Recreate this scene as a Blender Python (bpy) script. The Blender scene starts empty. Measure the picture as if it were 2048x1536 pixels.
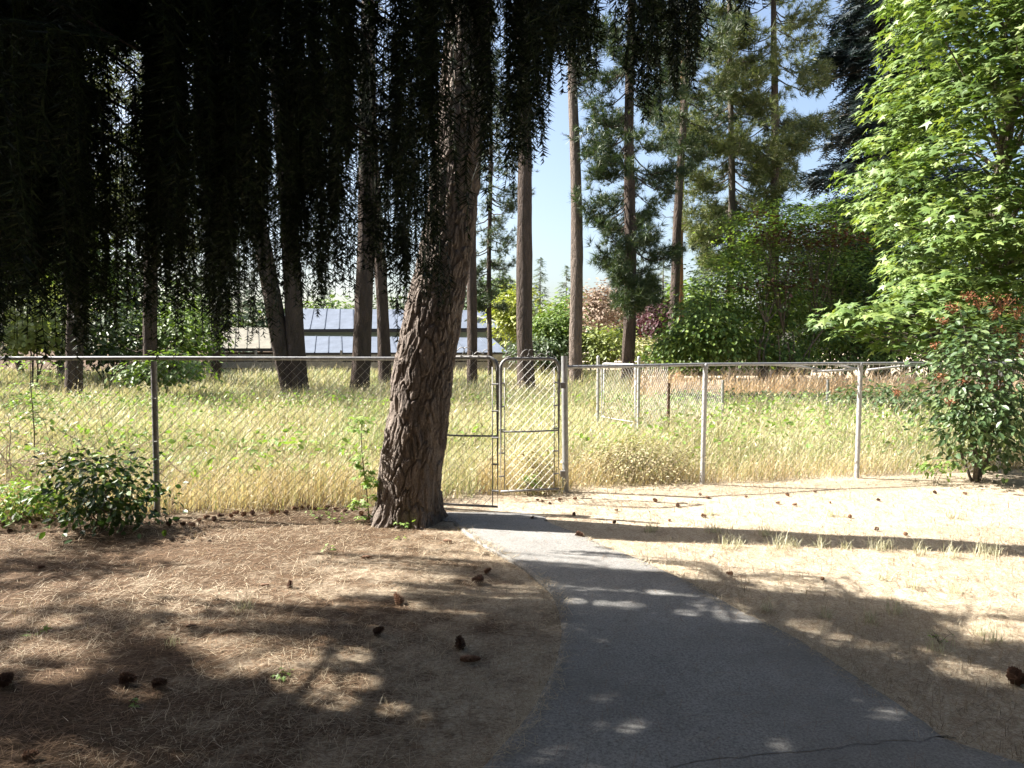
import bpy, bmesh, math
import numpy as np
from mathutils import Vector, Matrix, noise as mnoise

# ------------------------------------------------------------------ camera, sky, sun, exposure
SC = bpy.context.scene
COL = SC.collection
CAM_Z = 1.55
F_PX = 1424.0                     # focal length in photograph pixels (2048 wide)
PITCH = math.atan(68 / F_PX)      # horizon sits at row 700 of 1536
cam_d = bpy.data.cameras.new("camera")
cam_d.sensor_width = 36.0
cam_d.lens = F_PX / 2048 * 36.0
cam_d.clip_start = 0.05
cam_d.clip_end = 3000
cam = bpy.data.objects.new("camera", cam_d)
COL.objects.link(cam)
cam.location = (0, 0, CAM_Z)
cam.rotation_euler = (math.pi / 2 - PITCH, 0, 0)
SC.camera = cam

SUN_EL = math.radians(44)
SUN_AZ = math.atan2(-0.975, 0.22)          # clockwise from +Y
sun_dir = Vector((math.cos(SUN_EL) * math.sin(SUN_AZ), math.cos(SUN_EL) * math.cos(SUN_AZ), math.sin(SUN_EL)))
world = bpy.data.worlds.new("World")
SC.world = world
world.use_nodes = True
wn = world.node_tree
bg = wn.nodes["Background"]
sky = wn.nodes.new("ShaderNodeTexSky")
sky.sky_type = 'NISHITA'
sky.sun_disc = False
sky.sun_elevation = SUN_EL
sky.sun_rotation = SUN_AZ
sky.air_density = 1.0
sky.dust_density = 3.2
sky.ozone_density = 0.35
wn.links.new(sky.outputs[0], bg.inputs[0])
bg.inputs[1].default_value = 0.068
sun_l = bpy.data.lights.new("sun", 'SUN')
sun_l.energy = 5.0
sun_l.angle = math.radians(0.53)
sun_l.color = (1.0, 0.95, 0.88)
sun_o = bpy.data.objects.new("sun", sun_l)
COL.objects.link(sun_o)
sun_o.rotation_euler = sun_dir.to_track_quat('Z', 'Y').to_euler()
sun_o.location = (-20, 5, 20)
SC.view_settings.view_transform = 'Standard'
SC.view_settings.look = 'None'
SC.view_settings.exposure = 2.1
SC.view_settings.gamma = 1.0
SC.view_settings.use_curve_mapping = False
SC.cycles.max_bounces = 6
SC.cycles.diffuse_bounces = 3
SC.cycles.glossy_bounces = 2
SC.cycles.transmission_bounces = 3
SC.cycles.use_denoising = True
SC.cycles.use_adaptive_sampling = True

# ------------------------------------------------------------------ helpers
RNG = np.random.default_rng(7)
cp, sp = math.cos(PITCH), math.sin(PITCH)


def ray(px, py):
    """direction in the world of the sight line through a photograph pixel, scaled so that its Y part is 1"""
    u, v = (px - 1024) / F_PX, (768 - py) / F_PX
    y = cp + v * sp
    z = -sp + v * cp
    return u / y, z / y


def at(px, py, Y):
    a, b = ray(px, py)
    return np.array((a * Y, Y, CAM_Z + b * Y))


def gnd(px, py, z=0.0):
    a, b = ray(px, py)
    Y = (z - CAM_Z) / b
    return np.array((a * Y, Y, z))


def mesh_np(name, V, faces, smooth=False):
    """faces: list of (n, k) int arrays"""
    me = bpy.data.meshes.new(name)
    V = np.asarray(V, np.float32).reshape(-1, 3)
    faces = [np.asarray(f, np.int32) for f in faces if len(f)]
    me.vertices.add(len(V))
    me.vertices.foreach_set("co", V.ravel())
    loops = np.concatenate([f.ravel() for f in faces])
    tot = np.concatenate([np.full(len(f), f.shape[1], np.int32) for f in faces])
    start = np.concatenate(([0], np.cumsum(tot)[:-1])).astype(np.int32)
    me.loops.add(len(loops))
    me.loops.foreach_set("vertex_index", loops)
    me.polygons.add(len(tot))
    me.polygons.foreach_set("loop_start", start)
    me.polygons.foreach_set("use_smooth", np.full(len(tot), bool(smooth)))
    me.update(calc_edges=True)
    return me


class MB:
    def __init__(self):
        self.V, self.F, self.n = [], {}, 0

    def add(self, V, F):
        V = np.asarray(V, np.float64).reshape(-1, 3)
        for f in (F if isinstance(F, list) and np.ndim(F[0]) == 2 else [F]):
            f = np.asarray(f, np.int64)
            if len(f):
                self.F.setdefault(f.shape[1], []).append(f + self.n)
        self.V.append(V)
        self.n += len(V)
        return self

    def box(self, c, s, R=None):
        x, y, z = np.array(s) / 2
        V = np.array([(i * x, j * y, k * z) for i in (-1, 1) for j in (-1, 1) for k in (-1, 1)])
        if R is not None:
            V = V @ np.array(R).T
        return self.add(V + np.array(c), [(0, 1, 3, 2), (4, 6, 7, 5), (0, 4, 5, 1), (2, 3, 7, 6), (0, 2, 6, 4), (1, 5, 7, 3)])

    def tube(self, P, r, n=8, cap=True):
        V, F = tube(P, r, n)
        self.add(V, F)
        if cap and n <= 8:
            m = len(P)
            self.F.setdefault(n, []).append(np.array([list(range(n))[::-1]]) + self.n - len(V))
            self.F.setdefault(n, []).append(np.array([list(range(n))]) + self.n - n)
        return self

    def mesh(self, name, smooth=False):
        return mesh_np(name, np.concatenate(self.V), [np.concatenate(v) for v in self.F.values()], smooth)

    def build(self, name, mat, parent=None, smooth=False):
        return obj(name, self.mesh(name, smooth), mat, parent)


def tube(P, r, n=8):
    P = np.asarray(P, float)
    m = len(P)
    r = np.broadcast_to(np.asarray(r, float), (m,))
    T = np.gradient(P, axis=0)
    T /= np.linalg.norm(T, axis=1)[:, None] + 1e-12
    ref = np.array((0.0, 0, 1)) if abs(T[:, 2].mean()) < 0.8 else np.array((1.0, 0, 0))
    A = np.cross(T, ref)
    A /= np.linalg.norm(A, axis=1)[:, None] + 1e-12
    B = np.cross(T, A)
    th = np.arange(n) / n * 2 * np.pi
    V = P[:, None] + r[:, None, None] * (np.cos(th)[None, :, None] * A[:, None] + np.sin(th)[None, :, None] * B[:, None])
    i = np.arange(m - 1)[:, None] * n
    j = np.arange(n)[None]
    k = (j + 1) % n
    F = np.stack([i + j, i + k, i + n + k, i + n + j], -1).reshape(-1, 4)
    return V.reshape(-1, 3), F


def obj(name, me, mat, parent=None):
    o = bpy.data.objects.new(name, me)
    COL.objects.link(o)
    if mat is not None and not me.materials:
        me.materials.append(mat)
    if parent is not None:
        o.parent = parent
        o.matrix_parent_inverse = parent.matrix_world.inverted() if False else Matrix.Identity(4)
    return o


def tag(o, label, cat, group=None):
    o["label"] = label
    o["category"] = cat
    if group:
        o["group"] = group
    return o


def kind(o, k, label=None):
    o["kind"] = k
    if label:
        o["label"] = label
    return o


def thing(name, label, cat, loc=(0, 0, 0), group=None):
    o = bpy.data.objects.new(name, None)
    o.empty_display_size = 0.2
    COL.objects.link(o)
    o.location = loc
    return tag(o, label, cat, group)


def unit(v):
    return v / (np.linalg.norm(v, axis=-1, keepdims=True) + 1e-12)


def basis(N, rng, T=None):
    """rotation matrices (n,3,3) whose third column is N, first column random (or T) across it"""
    N = unit(N)
    if T is None:
        T = rng.normal(size=N.shape)
    A = unit(T - (T * N).sum(-1, keepdims=True) * N)
    B = np.cross(N, A)
    return np.stack([A, B, N], -1)


def place(tv, tf, P, R, S):
    """copies of a small template: vertices (k,3), faces (m,j)"""
    tv, tf = np.asarray(tv, float), np.asarray(tf)
    n, k = len(P), len(tv)
    S = np.broadcast_to(np.asarray(S, float), (n,))
    V = np.einsum('nij,kj->nki', R, tv) * S[:, None, None] + P[:, None]
    F = tf[None] + (np.arange(n) * k)[:, None, None]
    return V.reshape(-1, 3), F.reshape(-1, tf.shape[1])


def spline(pts, n):
    """Catmull-Rom through pts"""
    P = np.asarray(pts, float)
    P = np.vstack([2 * P[0] - P[1], P, 2 * P[-1] - P[-2]])
    m = len(P) - 3
    t = np.linspace(0, m - 1e-9, n)
    i = t.astype(int)
    f = (t - i)[:, None]
    a, b, c, d = P[i], P[i + 1], P[i + 2], P[i + 3]
    return 0.5 * (2 * b + (c - a) * f + (2 * a - 5 * b + 4 * c - d) * f ** 2 + (3 * b - a - 3 * c + d) * f ** 3)


ORD = "first second third fourth fifth sixth seventh eighth ninth tenth eleventh twelfth thirteenth fourteenth fifteenth sixteenth seventeenth eighteenth nineteenth twentieth twenty-first twenty-second twenty-third twenty-fourth twenty-fifth twenty-sixth twenty-seventh twenty-eighth twenty-ninth thirtieth".split()

# ------------------------------------------------------------------ materials
class Mat:
    def __init__(self, name):
        self.m = bpy.data.materials.new(name)
        self.m.use_nodes = True
        self.t = self.m.node_tree
        self.b = self.t.nodes["Principled BSDF"]
        self.out = self.t.nodes["Material Output"]

    def n(self, typ, **kw):
        x = self.t.nodes.new(typ)
        for k, v in kw.items():
            if k.startswith("i_"):
                x.inputs[k[2:].replace("_", " ")].default_value = v
            else:
                setattr(x, k, v)
        return x

    def l(self, a, b):
        self.t.links.new(a, b)

    def ramp(self, src, stops, interp='LINEAR'):
        r = self.n("ShaderNodeValToRGB")
        r.color_ramp.interpolation = interp
        e = r.color_ramp.elements
        while len(e) < len(stops):
            e.new(0.5)
        for x, (p, c) in zip(e, stops):
            x.position = p
            x.color = (*c, 1) if len(c) == 3 else c
        self.l(src, r.inputs[0])
        return r.outputs[0]

    def mix(self, fac, a, b, mode='MIX'):
        x = self.n("ShaderNodeMix", data_type='RGBA', blend_type=mode)
        for s, v in ((0, fac), (6, a), (7, b)):
            if hasattr(v, "is_linked") or hasattr(v, "links"):
                self.l(v, x.inputs[s])
            else:
                x.inputs[s].default_value = v if s == 0 else (*v, 1)
        return x.outputs[2]

    def coord(self, which="Object", scale=(1, 1, 1)):
        c = self.n("ShaderNodeTexCoord")
        m = self.n("ShaderNodeMapping")
        m.inputs["Scale"].default_value = scale
        self.l(c.outputs[which], m.inputs[0])
        return m.outputs[0]

    def noise(self, scale, detail=4, rough=0.6, co=None):
        x = self.n("ShaderNodeTexNoise", i_Scale=scale, i_Detail=detail, i_Roughness=rough)
        if co is not None:
            self.l(co, x.inputs["Vector"])
        return x.outputs[0]

    def bump(self, h, strength=0.4, dist=0.01):
        x = self.n("ShaderNodeBump", i_Strength=strength, i_Distance=dist)
        self.l(h, x.inputs["Height"])
        self.l(x.outputs[0], self.b.inputs["Normal"])


def leaf_mat(name, stops, rough=0.5, trans=0.35, tcol=(1.25, 1.3, 0.55), spec=0.4, two=None):
    M = Mat(name)
    g = M.n("ShaderNodeNewGeometry")
    col = M.ramp(g.outputs["Random Per Island"], stops)
    M.l(col, M.b.inputs["Base Color"])
    M.b.inputs["Roughness"].default_value = rough
    M.b.inputs["Specular IOR Level"].default_value = spec
    if trans > 0:
        tr = M.n("ShaderNodeBsdfTranslucent")
        M.l(M.mix(1.0, col, tcol, 'MULTIPLY'), tr.inputs[0])
        ms = M.n("ShaderNodeMixShader")
        ms.inputs[0].default_value = trans
        M.l(M.b.outputs[0], ms.inputs[1])
        M.l(tr.outputs[0], ms.inputs[2])
        M.l(ms.outputs[0], M.out.inputs[0])
    return M.m


def bark_mat(name, c1, c2, scale=9.0, bump=0.6):
    M = Mat(name)
    co = M.coord("Object", (1, 1, 0.28))
    v = M.n("ShaderNodeTexVoronoi", feature='DISTANCE_TO_EDGE', i_Scale=scale)
    nz = M.noise(scale * 0.7, 5, 0.65, co)
    wob = M.mix(0.12, co, nz)
    M.l(wob, v.inputs["Vector"])
    fine = M.noise(scale * 6, 5, 0.7, M.coord("Object", (1, 1, 0.5)))
    col = M.ramp(M.noise(scale * 0.5, 6, 0.7, co), [(0.3, c1), (0.68, c2)])
    col = M.mix(0.35, col, M.ramp(fine, [(0.3, tuple(x * 0.5 for x in c1)), (0.7, tuple(min(1, x * 1.5) for x in c2))]))
    M.l(col, M.b.inputs["Base Color"])
    h = M.n("ShaderNodeMath", operation='MULTIPLY_ADD')
    M.l(M.ramp(v.outputs["Distance"], [(0.0, (0, 0, 0)), (0.22, (1, 1, 1))]), h.inputs[0])
    h.inputs[1].default_value = 0.7
    M.l(fine, h.inputs[2])
    M.b.inputs["Roughness"].default_value = 0.9
    M.b.inputs["Specular IOR Level"].default_value = 0.15
    M.bump(h.outputs[0], bump, 0.05)
    return M.m


def plain_mat(name, col, rough=0.6, metal=0.0, var=0.25, scale=8, bump=0.0, spec=0.4):
    M = Mat(name)
    nz = M.noise(scale, 6, 0.65, M.coord())
    M.l(M.ramp(nz, [(0.25, tuple(c * (1 - var) for c in col)), (0.75, tuple(min(1, c * (1 + var)) for c in col))]), M.b.inputs["Base Color"])
    M.b.inputs["Roughness"].default_value = rough
    M.b.inputs["Metallic"].default_value = metal
    M.b.inputs["Specular IOR Level"].default_value = spec
    if bump:
        M.bump(nz, bump, 0.01)
    return M.m


def ground_mat():
    M = Mat("ground_dry_lawn")
    co = M.coord()
    big = M.noise(0.55, 4, 0.6, co)
    mid = M.noise(5, 5, 0.65, co)
    fine = M.noise(60, 6, 0.75, co)
    stretched = M.noise(1, 4, 0.6, M.coord("Object", (40, 170, 40)))
    dirt = M.ramp(fine, [(0.3, (0.032, 0.021, 0.013)), (0.7, (0.125, 0.082, 0.05))])
    straw = M.ramp(fine, [(0.28, (0.21, 0.155, 0.10)), (0.5, (0.45, 0.38, 0.28)), (0.75, (0.62, 0.56, 0.45))])
    # more thatch towards the right-hand side of the yard, more bare soil on the left
    sx = M.n("ShaderNodeSeparateXYZ")
    M.l(co, sx.inputs[0])
    grad = M.n("ShaderNodeMapRange")
    M.l(sx.outputs[0], grad.inputs[0])
    grad.inputs[1].default_value = -2.2
    grad.inputs[2].default_value = 2.5
    grad.inputs[3].default_value = -0.15
    grad.inputs[4].default_value = 0.20
    s = M.n("ShaderNodeMath", operation='MULTIPLY_ADD')
    M.l(big, s.inputs[0]); s.inputs[1].default_value = 0.45
    M.l(grad.outputs[0], s.inputs[2])
    s2 = M.n("ShaderNodeMath", operation='MULTIPLY_ADD')
    M.l(mid, s2.inputs[0]); s2.inputs[1].default_value = 0.38
    M.l(s.outputs[0], s2.inputs[2])
    s3 = M.n("ShaderNodeMath", operation='MULTIPLY_ADD')
    M.l(stretched, s3.inputs[0]); s3.inputs[1].default_value = 0.25
    M.l(s2.outputs[0], s3.inputs[2])
    f = M.ramp(s3.outputs[0], [(0.44, (0, 0, 0)), (0.60, (1, 1, 1))])
    M.l(M.mix(f, dirt, straw), M.b.inputs["Base Color"])
    M.b.inputs["Roughness"].default_value = 0.95
    M.b.inputs["Specular IOR Level"].default_value = 0.1
    h = M.n("ShaderNodeMath", operation='ADD')
    M.l(fine, h.inputs[0]); M.l(mid, h.inputs[1])
    M.bump(h.outputs[0], 0.7, 0.02)
    return M.m


def concrete_mat():
    M = Mat("old_concrete")
    co = M.coord()
    a = M.noise(2.2, 6, 0.65, co)
    b = M.noise(85, 4, 0.85, co)
    c = M.noise(16, 5, 0.7, co)
    col = M.ramp(a, [(0.3, (0.13, 0.128, 0.122)), (0.7, (0.24, 0.235, 0.222))])
    col = M.mix(0.6, col, M.ramp(b, [(0.35, (0.075, 0.073, 0.07)), (0.5, (0.27, 0.262, 0.246)), (0.72, (0.5, 0.485, 0.45))]))
    col = M.mix(M.ramp(c, [(0.58, (0, 0, 0)), (0.72, (0.55, 0.55, 0.55))]), col, (0.10, 0.088, 0.075))
    blot = M.noise(0.9, 5, 0.7, co)
    col = M.mix(M.ramp(blot, [(0.45, (0, 0, 0)), (0.7, (.6, .6, .6))]), col, (0.125, 0.118, 0.105))
    M.l(col, M.b.inputs["Base Color"])
    M.b.inputs["Roughness"].default_value = 0.85
    M.b.inputs["Specular IOR Level"].default_value = 0.25
    M.bump(b, 0.9, 0.008)
    return M.m


GROUND = ground_mat()
CONCRETE = concrete_mat()
BARK_MAIN = bark_mat("pine_bark_near", (0.075, 0.06, 0.052), (0.33, 0.275, 0.235), 14, 0.8)
BARK_FAR = bark_mat("pine_bark_far", (0.032, 0.026, 0.022), (0.125, 0.096, 0.08), 9, 1.0)
BARK_ORANGE = bark_mat("pine_bark_orange", (0.17, 0.09, 0.05), (0.40, 0.23, 0.13), 9, 0.8)
BARK_GREY = bark_mat("bark_grey", (0.06, 0.05, 0.042), (0.15, 0.13, 0.105), 12, 0.5)
TWIG = plain_mat("twig_brown", (0.11, 0.08, 0.055), 0.9, var=0.4, scale=20)
TWIG_DEAD = plain_mat("twig_dead", (0.26, 0.19, 0.135), 0.9, var=0.35, scale=20)
GALV = plain_mat("galvanised_steel", (0.32, 0.325, 0.33), 0.5, 0.55, var=0.3, scale=14)
GALV_DARK = plain_mat("weathered_steel", (0.22, 0.215, 0.21), 0.6, 0.5, var=0.4, scale=14)
GALV_PALE = plain_mat("pale_zinc", (0.40, 0.40, 0.40), 0.55, 0.3, var=0.2, scale=14)
WIRE = plain_mat("zinc_wire", (0.40, 0.39, 0.37), 0.5, 0.2, var=0.3, scale=5)
RUST = plain_mat("rusty_steel", (0.12, 0.075, 0.05), 0.8, 0.2, var=0.4, scale=18)
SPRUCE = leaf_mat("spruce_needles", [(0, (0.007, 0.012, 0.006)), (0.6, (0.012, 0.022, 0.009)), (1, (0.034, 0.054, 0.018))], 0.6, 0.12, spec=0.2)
PINE_D = leaf_mat("pine_needles_dark", [(0, (0.022, 0.042, 0.018)), (0.6, (0.045, 0.078, 0.03)), (1, (0.09, 0.11, 0.04))], 0.5, 0.18)
PINE_L = leaf_mat("pine_needles_light", [(0, (0.06, 0.085, 0.03)), (0.6, (0.12, 0.15, 0.055)), (1, (0.2, 0.2, 0.085))], 0.5, 0.25)
PINE_BLUE = leaf_mat("spruce_needles_blue", [(0, (0.006, 0.012, 0.013)), (0.7, (0.010, 0.021, 0.022)), (1, (0.02, 0.036, 0.034))], 0.5, 0.08)
FARCON = leaf_mat("far_conifer_needles", [(0, (0.05, 0.085, 0.05)), (1, (0.13, 0.17, 0.10))], 0.6, 0.15)


# ------------------------------------------------------------------ ground
def fbm(x, y, seed=0, octs=4):
    """cheap value-noise by summed sines, vectorised"""
    r = np.random.default_rng(seed)
    out = np.zeros_like(x, float)
    amp, fr = 1.0, 1.0
    for _ in range(octs):
        for _ in range(3):
            a = r.uniform(0, 2 * np.pi)
            p = r.uniform(0, 2 * np.pi)
            out += amp / 3 * np.sin(fr * (np.cos(a) * x + np.sin(a) * y) + p)
        amp *= 0.55
        fr *= 2.1
    return out


def ground_z(x, y):
    x, y = np.asarray(x, float), np.asarray(y, float)
    near = np.clip(1 - (np.hypot(x, y - 5) - 4) / 10, 0, 1)
    return near * (0.012 * fbm(x * 2.2, y * 2.2, 3)) - 0.004


def build_ground():
    a = np.concatenate([-np.geomspace(700, 12, 18), np.arange(-11.5, 11.51, 0.12), np.geomspace(12, 700, 18)])
    b = np.concatenate([-np.geomspace(600, 2, 14), np.arange(-1, 14, 0.12), np.geomspace(14.2, 900, 24)])
    X, Y = np.meshgrid(a, b)
    V = np.stack([X, Y, ground_z(X, Y)], -1).reshape(-1, 3)
    w = len(a)
    i = np.arange(len(b) - 1)[:, None] * w + np.arange(w - 1)[None]
    F = np.stack([i, i + 1, i + w + 1, i + w], -1).reshape(-1, 4)
    o = obj("ground", mesh_np("ground", V, [F], True), GROUND)
    kind(o, "structure")


build_ground()

PATH_L = [(905, 1047), (950, 1085), (985, 1106), (1040, 1136), (1078, 1168), (1105, 1198), (1118, 1237), (1120, 1282), (1110, 1332), (1085, 1390), (1045, 1450), (1000, 1500), (970, 1536), (900, 1610), (800, 1700)]
PATH_R = [(1090, 1045), (1186, 1085), (1235, 1106), (1305, 1136), (1375, 1168), (1430, 1198), (1505, 1237), (1590, 1282), (1672, 1332), (1760, 1390), (1845, 1450), (1893, 1484), (2040, 1532), (2230, 1610), (2480, 1700)]


def slab(name, L, R, ztop, parent=None, thick=0.09, nu=10):
    """a slab between two edge lines with a slightly rounded rim"""
    L, R = np.array(L), np.array(R)
    n = len(L)
    u = np.linspace(0, 1, nu)[None, :, None]
    top = L[:, None] * (1 - u) + R[:, None] * u
    X, Y = top[..., 0], top[..., 1]
    Z = ztop + 0.0025 * fbm(X * 3, Y * 3, 11)
    edge = np.zeros((n, nu)); edge[0] = edge[-1] = 1; edge[:, 0] = edge[:, -1] = 1
    c = top.mean((0, 1))
    V = np.stack([X, Y, Z - 0.012 * edge], -1).reshape(-1, 3)
    i = np.arange(n - 1)[:, None] * nu + np.arange(nu - 1)[None]
    F = np.stack([i, i + 1, i + nu + 1, i + nu], -1).reshape(-1, 4)
    mb = MB().add(V, F)
    ring = np.concatenate([np.arange(nu), nu * np.arange(1, n) + nu - 1, (n - 1) * nu + np.arange(nu - 2, -1, -1), nu * np.arange(n - 2, 0, -1)])
    RV = V[ring]
    lo = RV.copy(); lo[:, 2] = ztop - thick
    m = len(ring)
    k = np.arange(m)
    mb.add(np.vstack([RV, lo]), np.stack([k, k + m, (k + 1) % m + m, (k + 1) % m], -1))
    o = mb.build(name, CONCRETE, parent)
    return o


def build_path():
    L = spline([gnd(*p)[:2] for p in PATH_L], 120)
    R = spline([gnd(*p)[:2] for p in PATH_R], 120)
    rng = np.random.default_rng(5)
    L[:, 0] += 0.008 * fbm(L[:, 1] * 9, L[:, 0] * 9, 21)
    R[:, 0] += 0.010 * fbm(R[:, 1] * 9, R[:, 0] * 9, 22)
    # crack line on the ground, from the left of the near end to a notch in the right-hand edge
    crack = spline([gnd(*p)[:2] for p in [(900, 1640), (1150, 1590), (1390, 1537), (1500, 1522), (1640, 1512), (1700, 1500), (1790, 1494), (1893, 1484)]], 60)
    crack[1:-1] += rng.normal(size=(58, 2)) * 0.009 + 0.010 * np.sin(np.arange(58) * .8)[:, None] * np.array((0, 1))
    # main slab: up to the crack; near slab: beyond it
    def yl(line, x):
        return np.interp(x, line[:, 0], line[:, 1])
    nu = 46
    u = np.linspace(0, 1, nu)[None, :, None]
    top = L[:, None] * (1 - u) + R[:, None] * u
    cy = yl(crack, top[..., 0])
    mainY = np.maximum(top[..., 1], cy + 0.0013)
    nearY = np.minimum(top[..., 1], cy - 0.0013)
    root = None
    for nm, Y, z in (("concrete_path", mainY, 0.026), ("slab", nearY, 0.0245)):
        X = top[..., 0]
        Z = z + 0.003 * fbm(X * 3, Y * 3, 11) - 0.012 * ((np.arange(nu) == 0) | (np.arange(nu) == nu - 1))[None]
        V = np.stack([X, Y, Z], -1)
        keep_rows = np.any(np.abs(Y - top[..., 1]) < 1e-9, axis=1)
        r = np.where(keep_rows)[0]
        r = np.arange(max(0, r[0] - 1), min(len(L), r[-1] + 2))
        V = V[r]
        n = len(r)
        i = np.arange(n - 1)[:, None] * nu + np.arange(nu - 1)[None]
        F = np.stack([i, i + 1, i + nu + 1, i + nu], -1).reshape(-1, 4)
        VV = V.reshape(-1, 3)
        # drop collapsed faces
        ar = np.abs(VV[F][..., 1].max(1) - VV[F][..., 1].min(1)) > 1e-5
        mb = MB().add(VV, F[ar])
        for e in (0, nu - 1):
            good = np.abs(Y[r][:, e] - top[r][:, e, 1]) < 1e-9
            top_e = V[good][:, e]
            n = len(top_e)
            lo = top_e.copy(); lo[:, 2] -= 0.09
            k = np.arange(n - 1)
            if n > 1:
              mb.add(np.vstack([top_e, lo]), np.stack([k, k + 1, k + n + 1, k + n], -1))
        o = mb.build(nm, CONCRETE, root)
        if root is None:
            root = kind(o, "structure")
    pad_L = [gnd(*p)[:2] for p in [(893, 1026), (885, 1032), (880, 1040), (893, 1045)]]
    pad_R = [gnd(*p)[:2] for p in [(1040, 1027), (1075, 1032), (1090, 1037), (1095, 1042)]]
    slab("slab", pad_L, pad_R, 0.022, root)


build_path()


# ------------------------------------------------------------------ chain-link fencing
def chain_link(mb, A, B, z0, z1, rad=0.0027, p=0.0425, seed=0, barb=0.045, bow=0.012):
    """woven diamond mesh between ground points A and B"""
    rng = np.random.default_rng(seed)
    A, B = np.array(A[:2], float), np.array(B[:2], float)
    Lg = np.linalg.norm(B - A)
    u = (B - A) / Lg
    nrm = np.array((-u[1], u[0]))
    nw = int(Lg / p)
    nk = int((z1 - z0) / p) + 1
    k = np.arange(nk)
    i = np.arange(nw)[:, None]
    s = (i + ((k[None] + i) % 2)) * p
    z = np.broadcast_to(z0 + k * p, s.shape).copy()
    d = 0.003 * np.where((k[None] % 2) == 0, 1, -1) + bow * fbm(s * 1.3, z * 2, seed + 5, 2)
    # twisted tips above the selvage
    st = s[:, -1:] + rng.normal(size=(nw, 1)) * 0.003
    tipS = np.concatenate([st, st + rng.normal(size=(nw, 1)) * 0.010 + 0.008], 1)
    tipZ = np.concatenate([z[:, -1:] + barb * 0.5, z[:, -1:] + barb], 1)
    s = np.concatenate([s, tipS], 1); z = np.concatenate([z, tipZ], 1); d = np.concatenate([d, d[:, -1:], d[:, -1:]], 1)
    nk += 2
    C = np.stack([A[0] + u[0] * s + nrm[0] * d, A[1] + u[1] * s + nrm[1] * d, z], -1)
    off = np.array([[nrm[0], nrm[1], 0], [u[0] * .8 - nrm[0] * .5, u[1] * .8 - nrm[1] * .5, -0.35], [-u[0] * .8 - nrm[0] * .5, -u[1] * .8 - nrm[1] * .5, 0.35]]) * rad
    V = C[:, :, None] + off[None, None]
    a = (np.arange(nw)[:, None] * nk + np.arange(nk - 1)[None])[..., None] * 3
    j = np.arange(3)
    jj = (j + 1) % 3
    F = np.stack([a + j, a + jj, a + 3 + jj, a + 3 + j], -1).reshape(-1, 4)
    mb.add(V.reshape(-1, 3), F)


def rel(P, o):
    return np.asarray(P, float) - np.array(o.location)


def fence_post(parent, xy, h, r, mat, cap=True, lean=(0, 0), z0=-0.05):
    b = np.array([xy[0], xy[1], z0])
    t = np.array([xy[0] + lean[0], xy[1] + lean[1], h])
    m = MB().tube(np.array([rel(b, parent), rel(t, parent)]), r, 12)
    po = m.build("post", mat, parent, True)
    if cap:
        c = MB()
        tt = rel(t, parent)
        prof = [(r * 1.12, -0.02), (r * 1.12, 0.005), (r * 0.95, 0.02), (r * 0.5, 0.032), (0.001, 0.036)]
        c.tube(np.array([tt + (0, 0, z) for _, z in prof]), [q for q, _ in prof], 12)
        c.build("cap", mat, po, True)
    return po


def fence_left():
    A, C, B = (-8.2, 5.98), (-3.32, 6.60), (-0.86, 6.93)
    h = 1.475
    f = thing("chain_link_fence", "chain link fence with dark posts on the bush side of the leaning pine", "fence", (-3.32, 6.6, 0))
    A_ = np.array(A); B_ = np.array(B)
    mb = MB()
    n = np.array((0.13, -0.99)) * 0.03
    chain_link(mb, A_ + n, B_ + n, 0.03, h - 0.005, seed=1)
    mb.V = [v - np.array(f.location) for v in mb.V]
    o = mb.build("chain_link", WIRE, f); o["kind"] = "stuff"
    MB().tube(rel([(A[0], A[1], h - .005), (C[0], C[1], h), (B[0], B[1], h - 0.01)], f), 0.019, 10).build("top_rail", GALV, f, True)
    fence_post(f, C, h - 0.03, 0.027, GALV_DARK, cap=False)
    fence_post(f, A, h - 0.03, 0.027, GALV_DARK, cap=False)
    fence_post(f, B, h + 0.05, 0.034, GALV_DARK)
    for z in (0.3, 0.7, 1.1):
        MB().tube(rel([(C[0] - .03, C[1] - .036, z), (C[0] + .03, C[1] - .034, z + .004)], f), 0.003, 5).build("tie_wire", WIRE, f)


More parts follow.
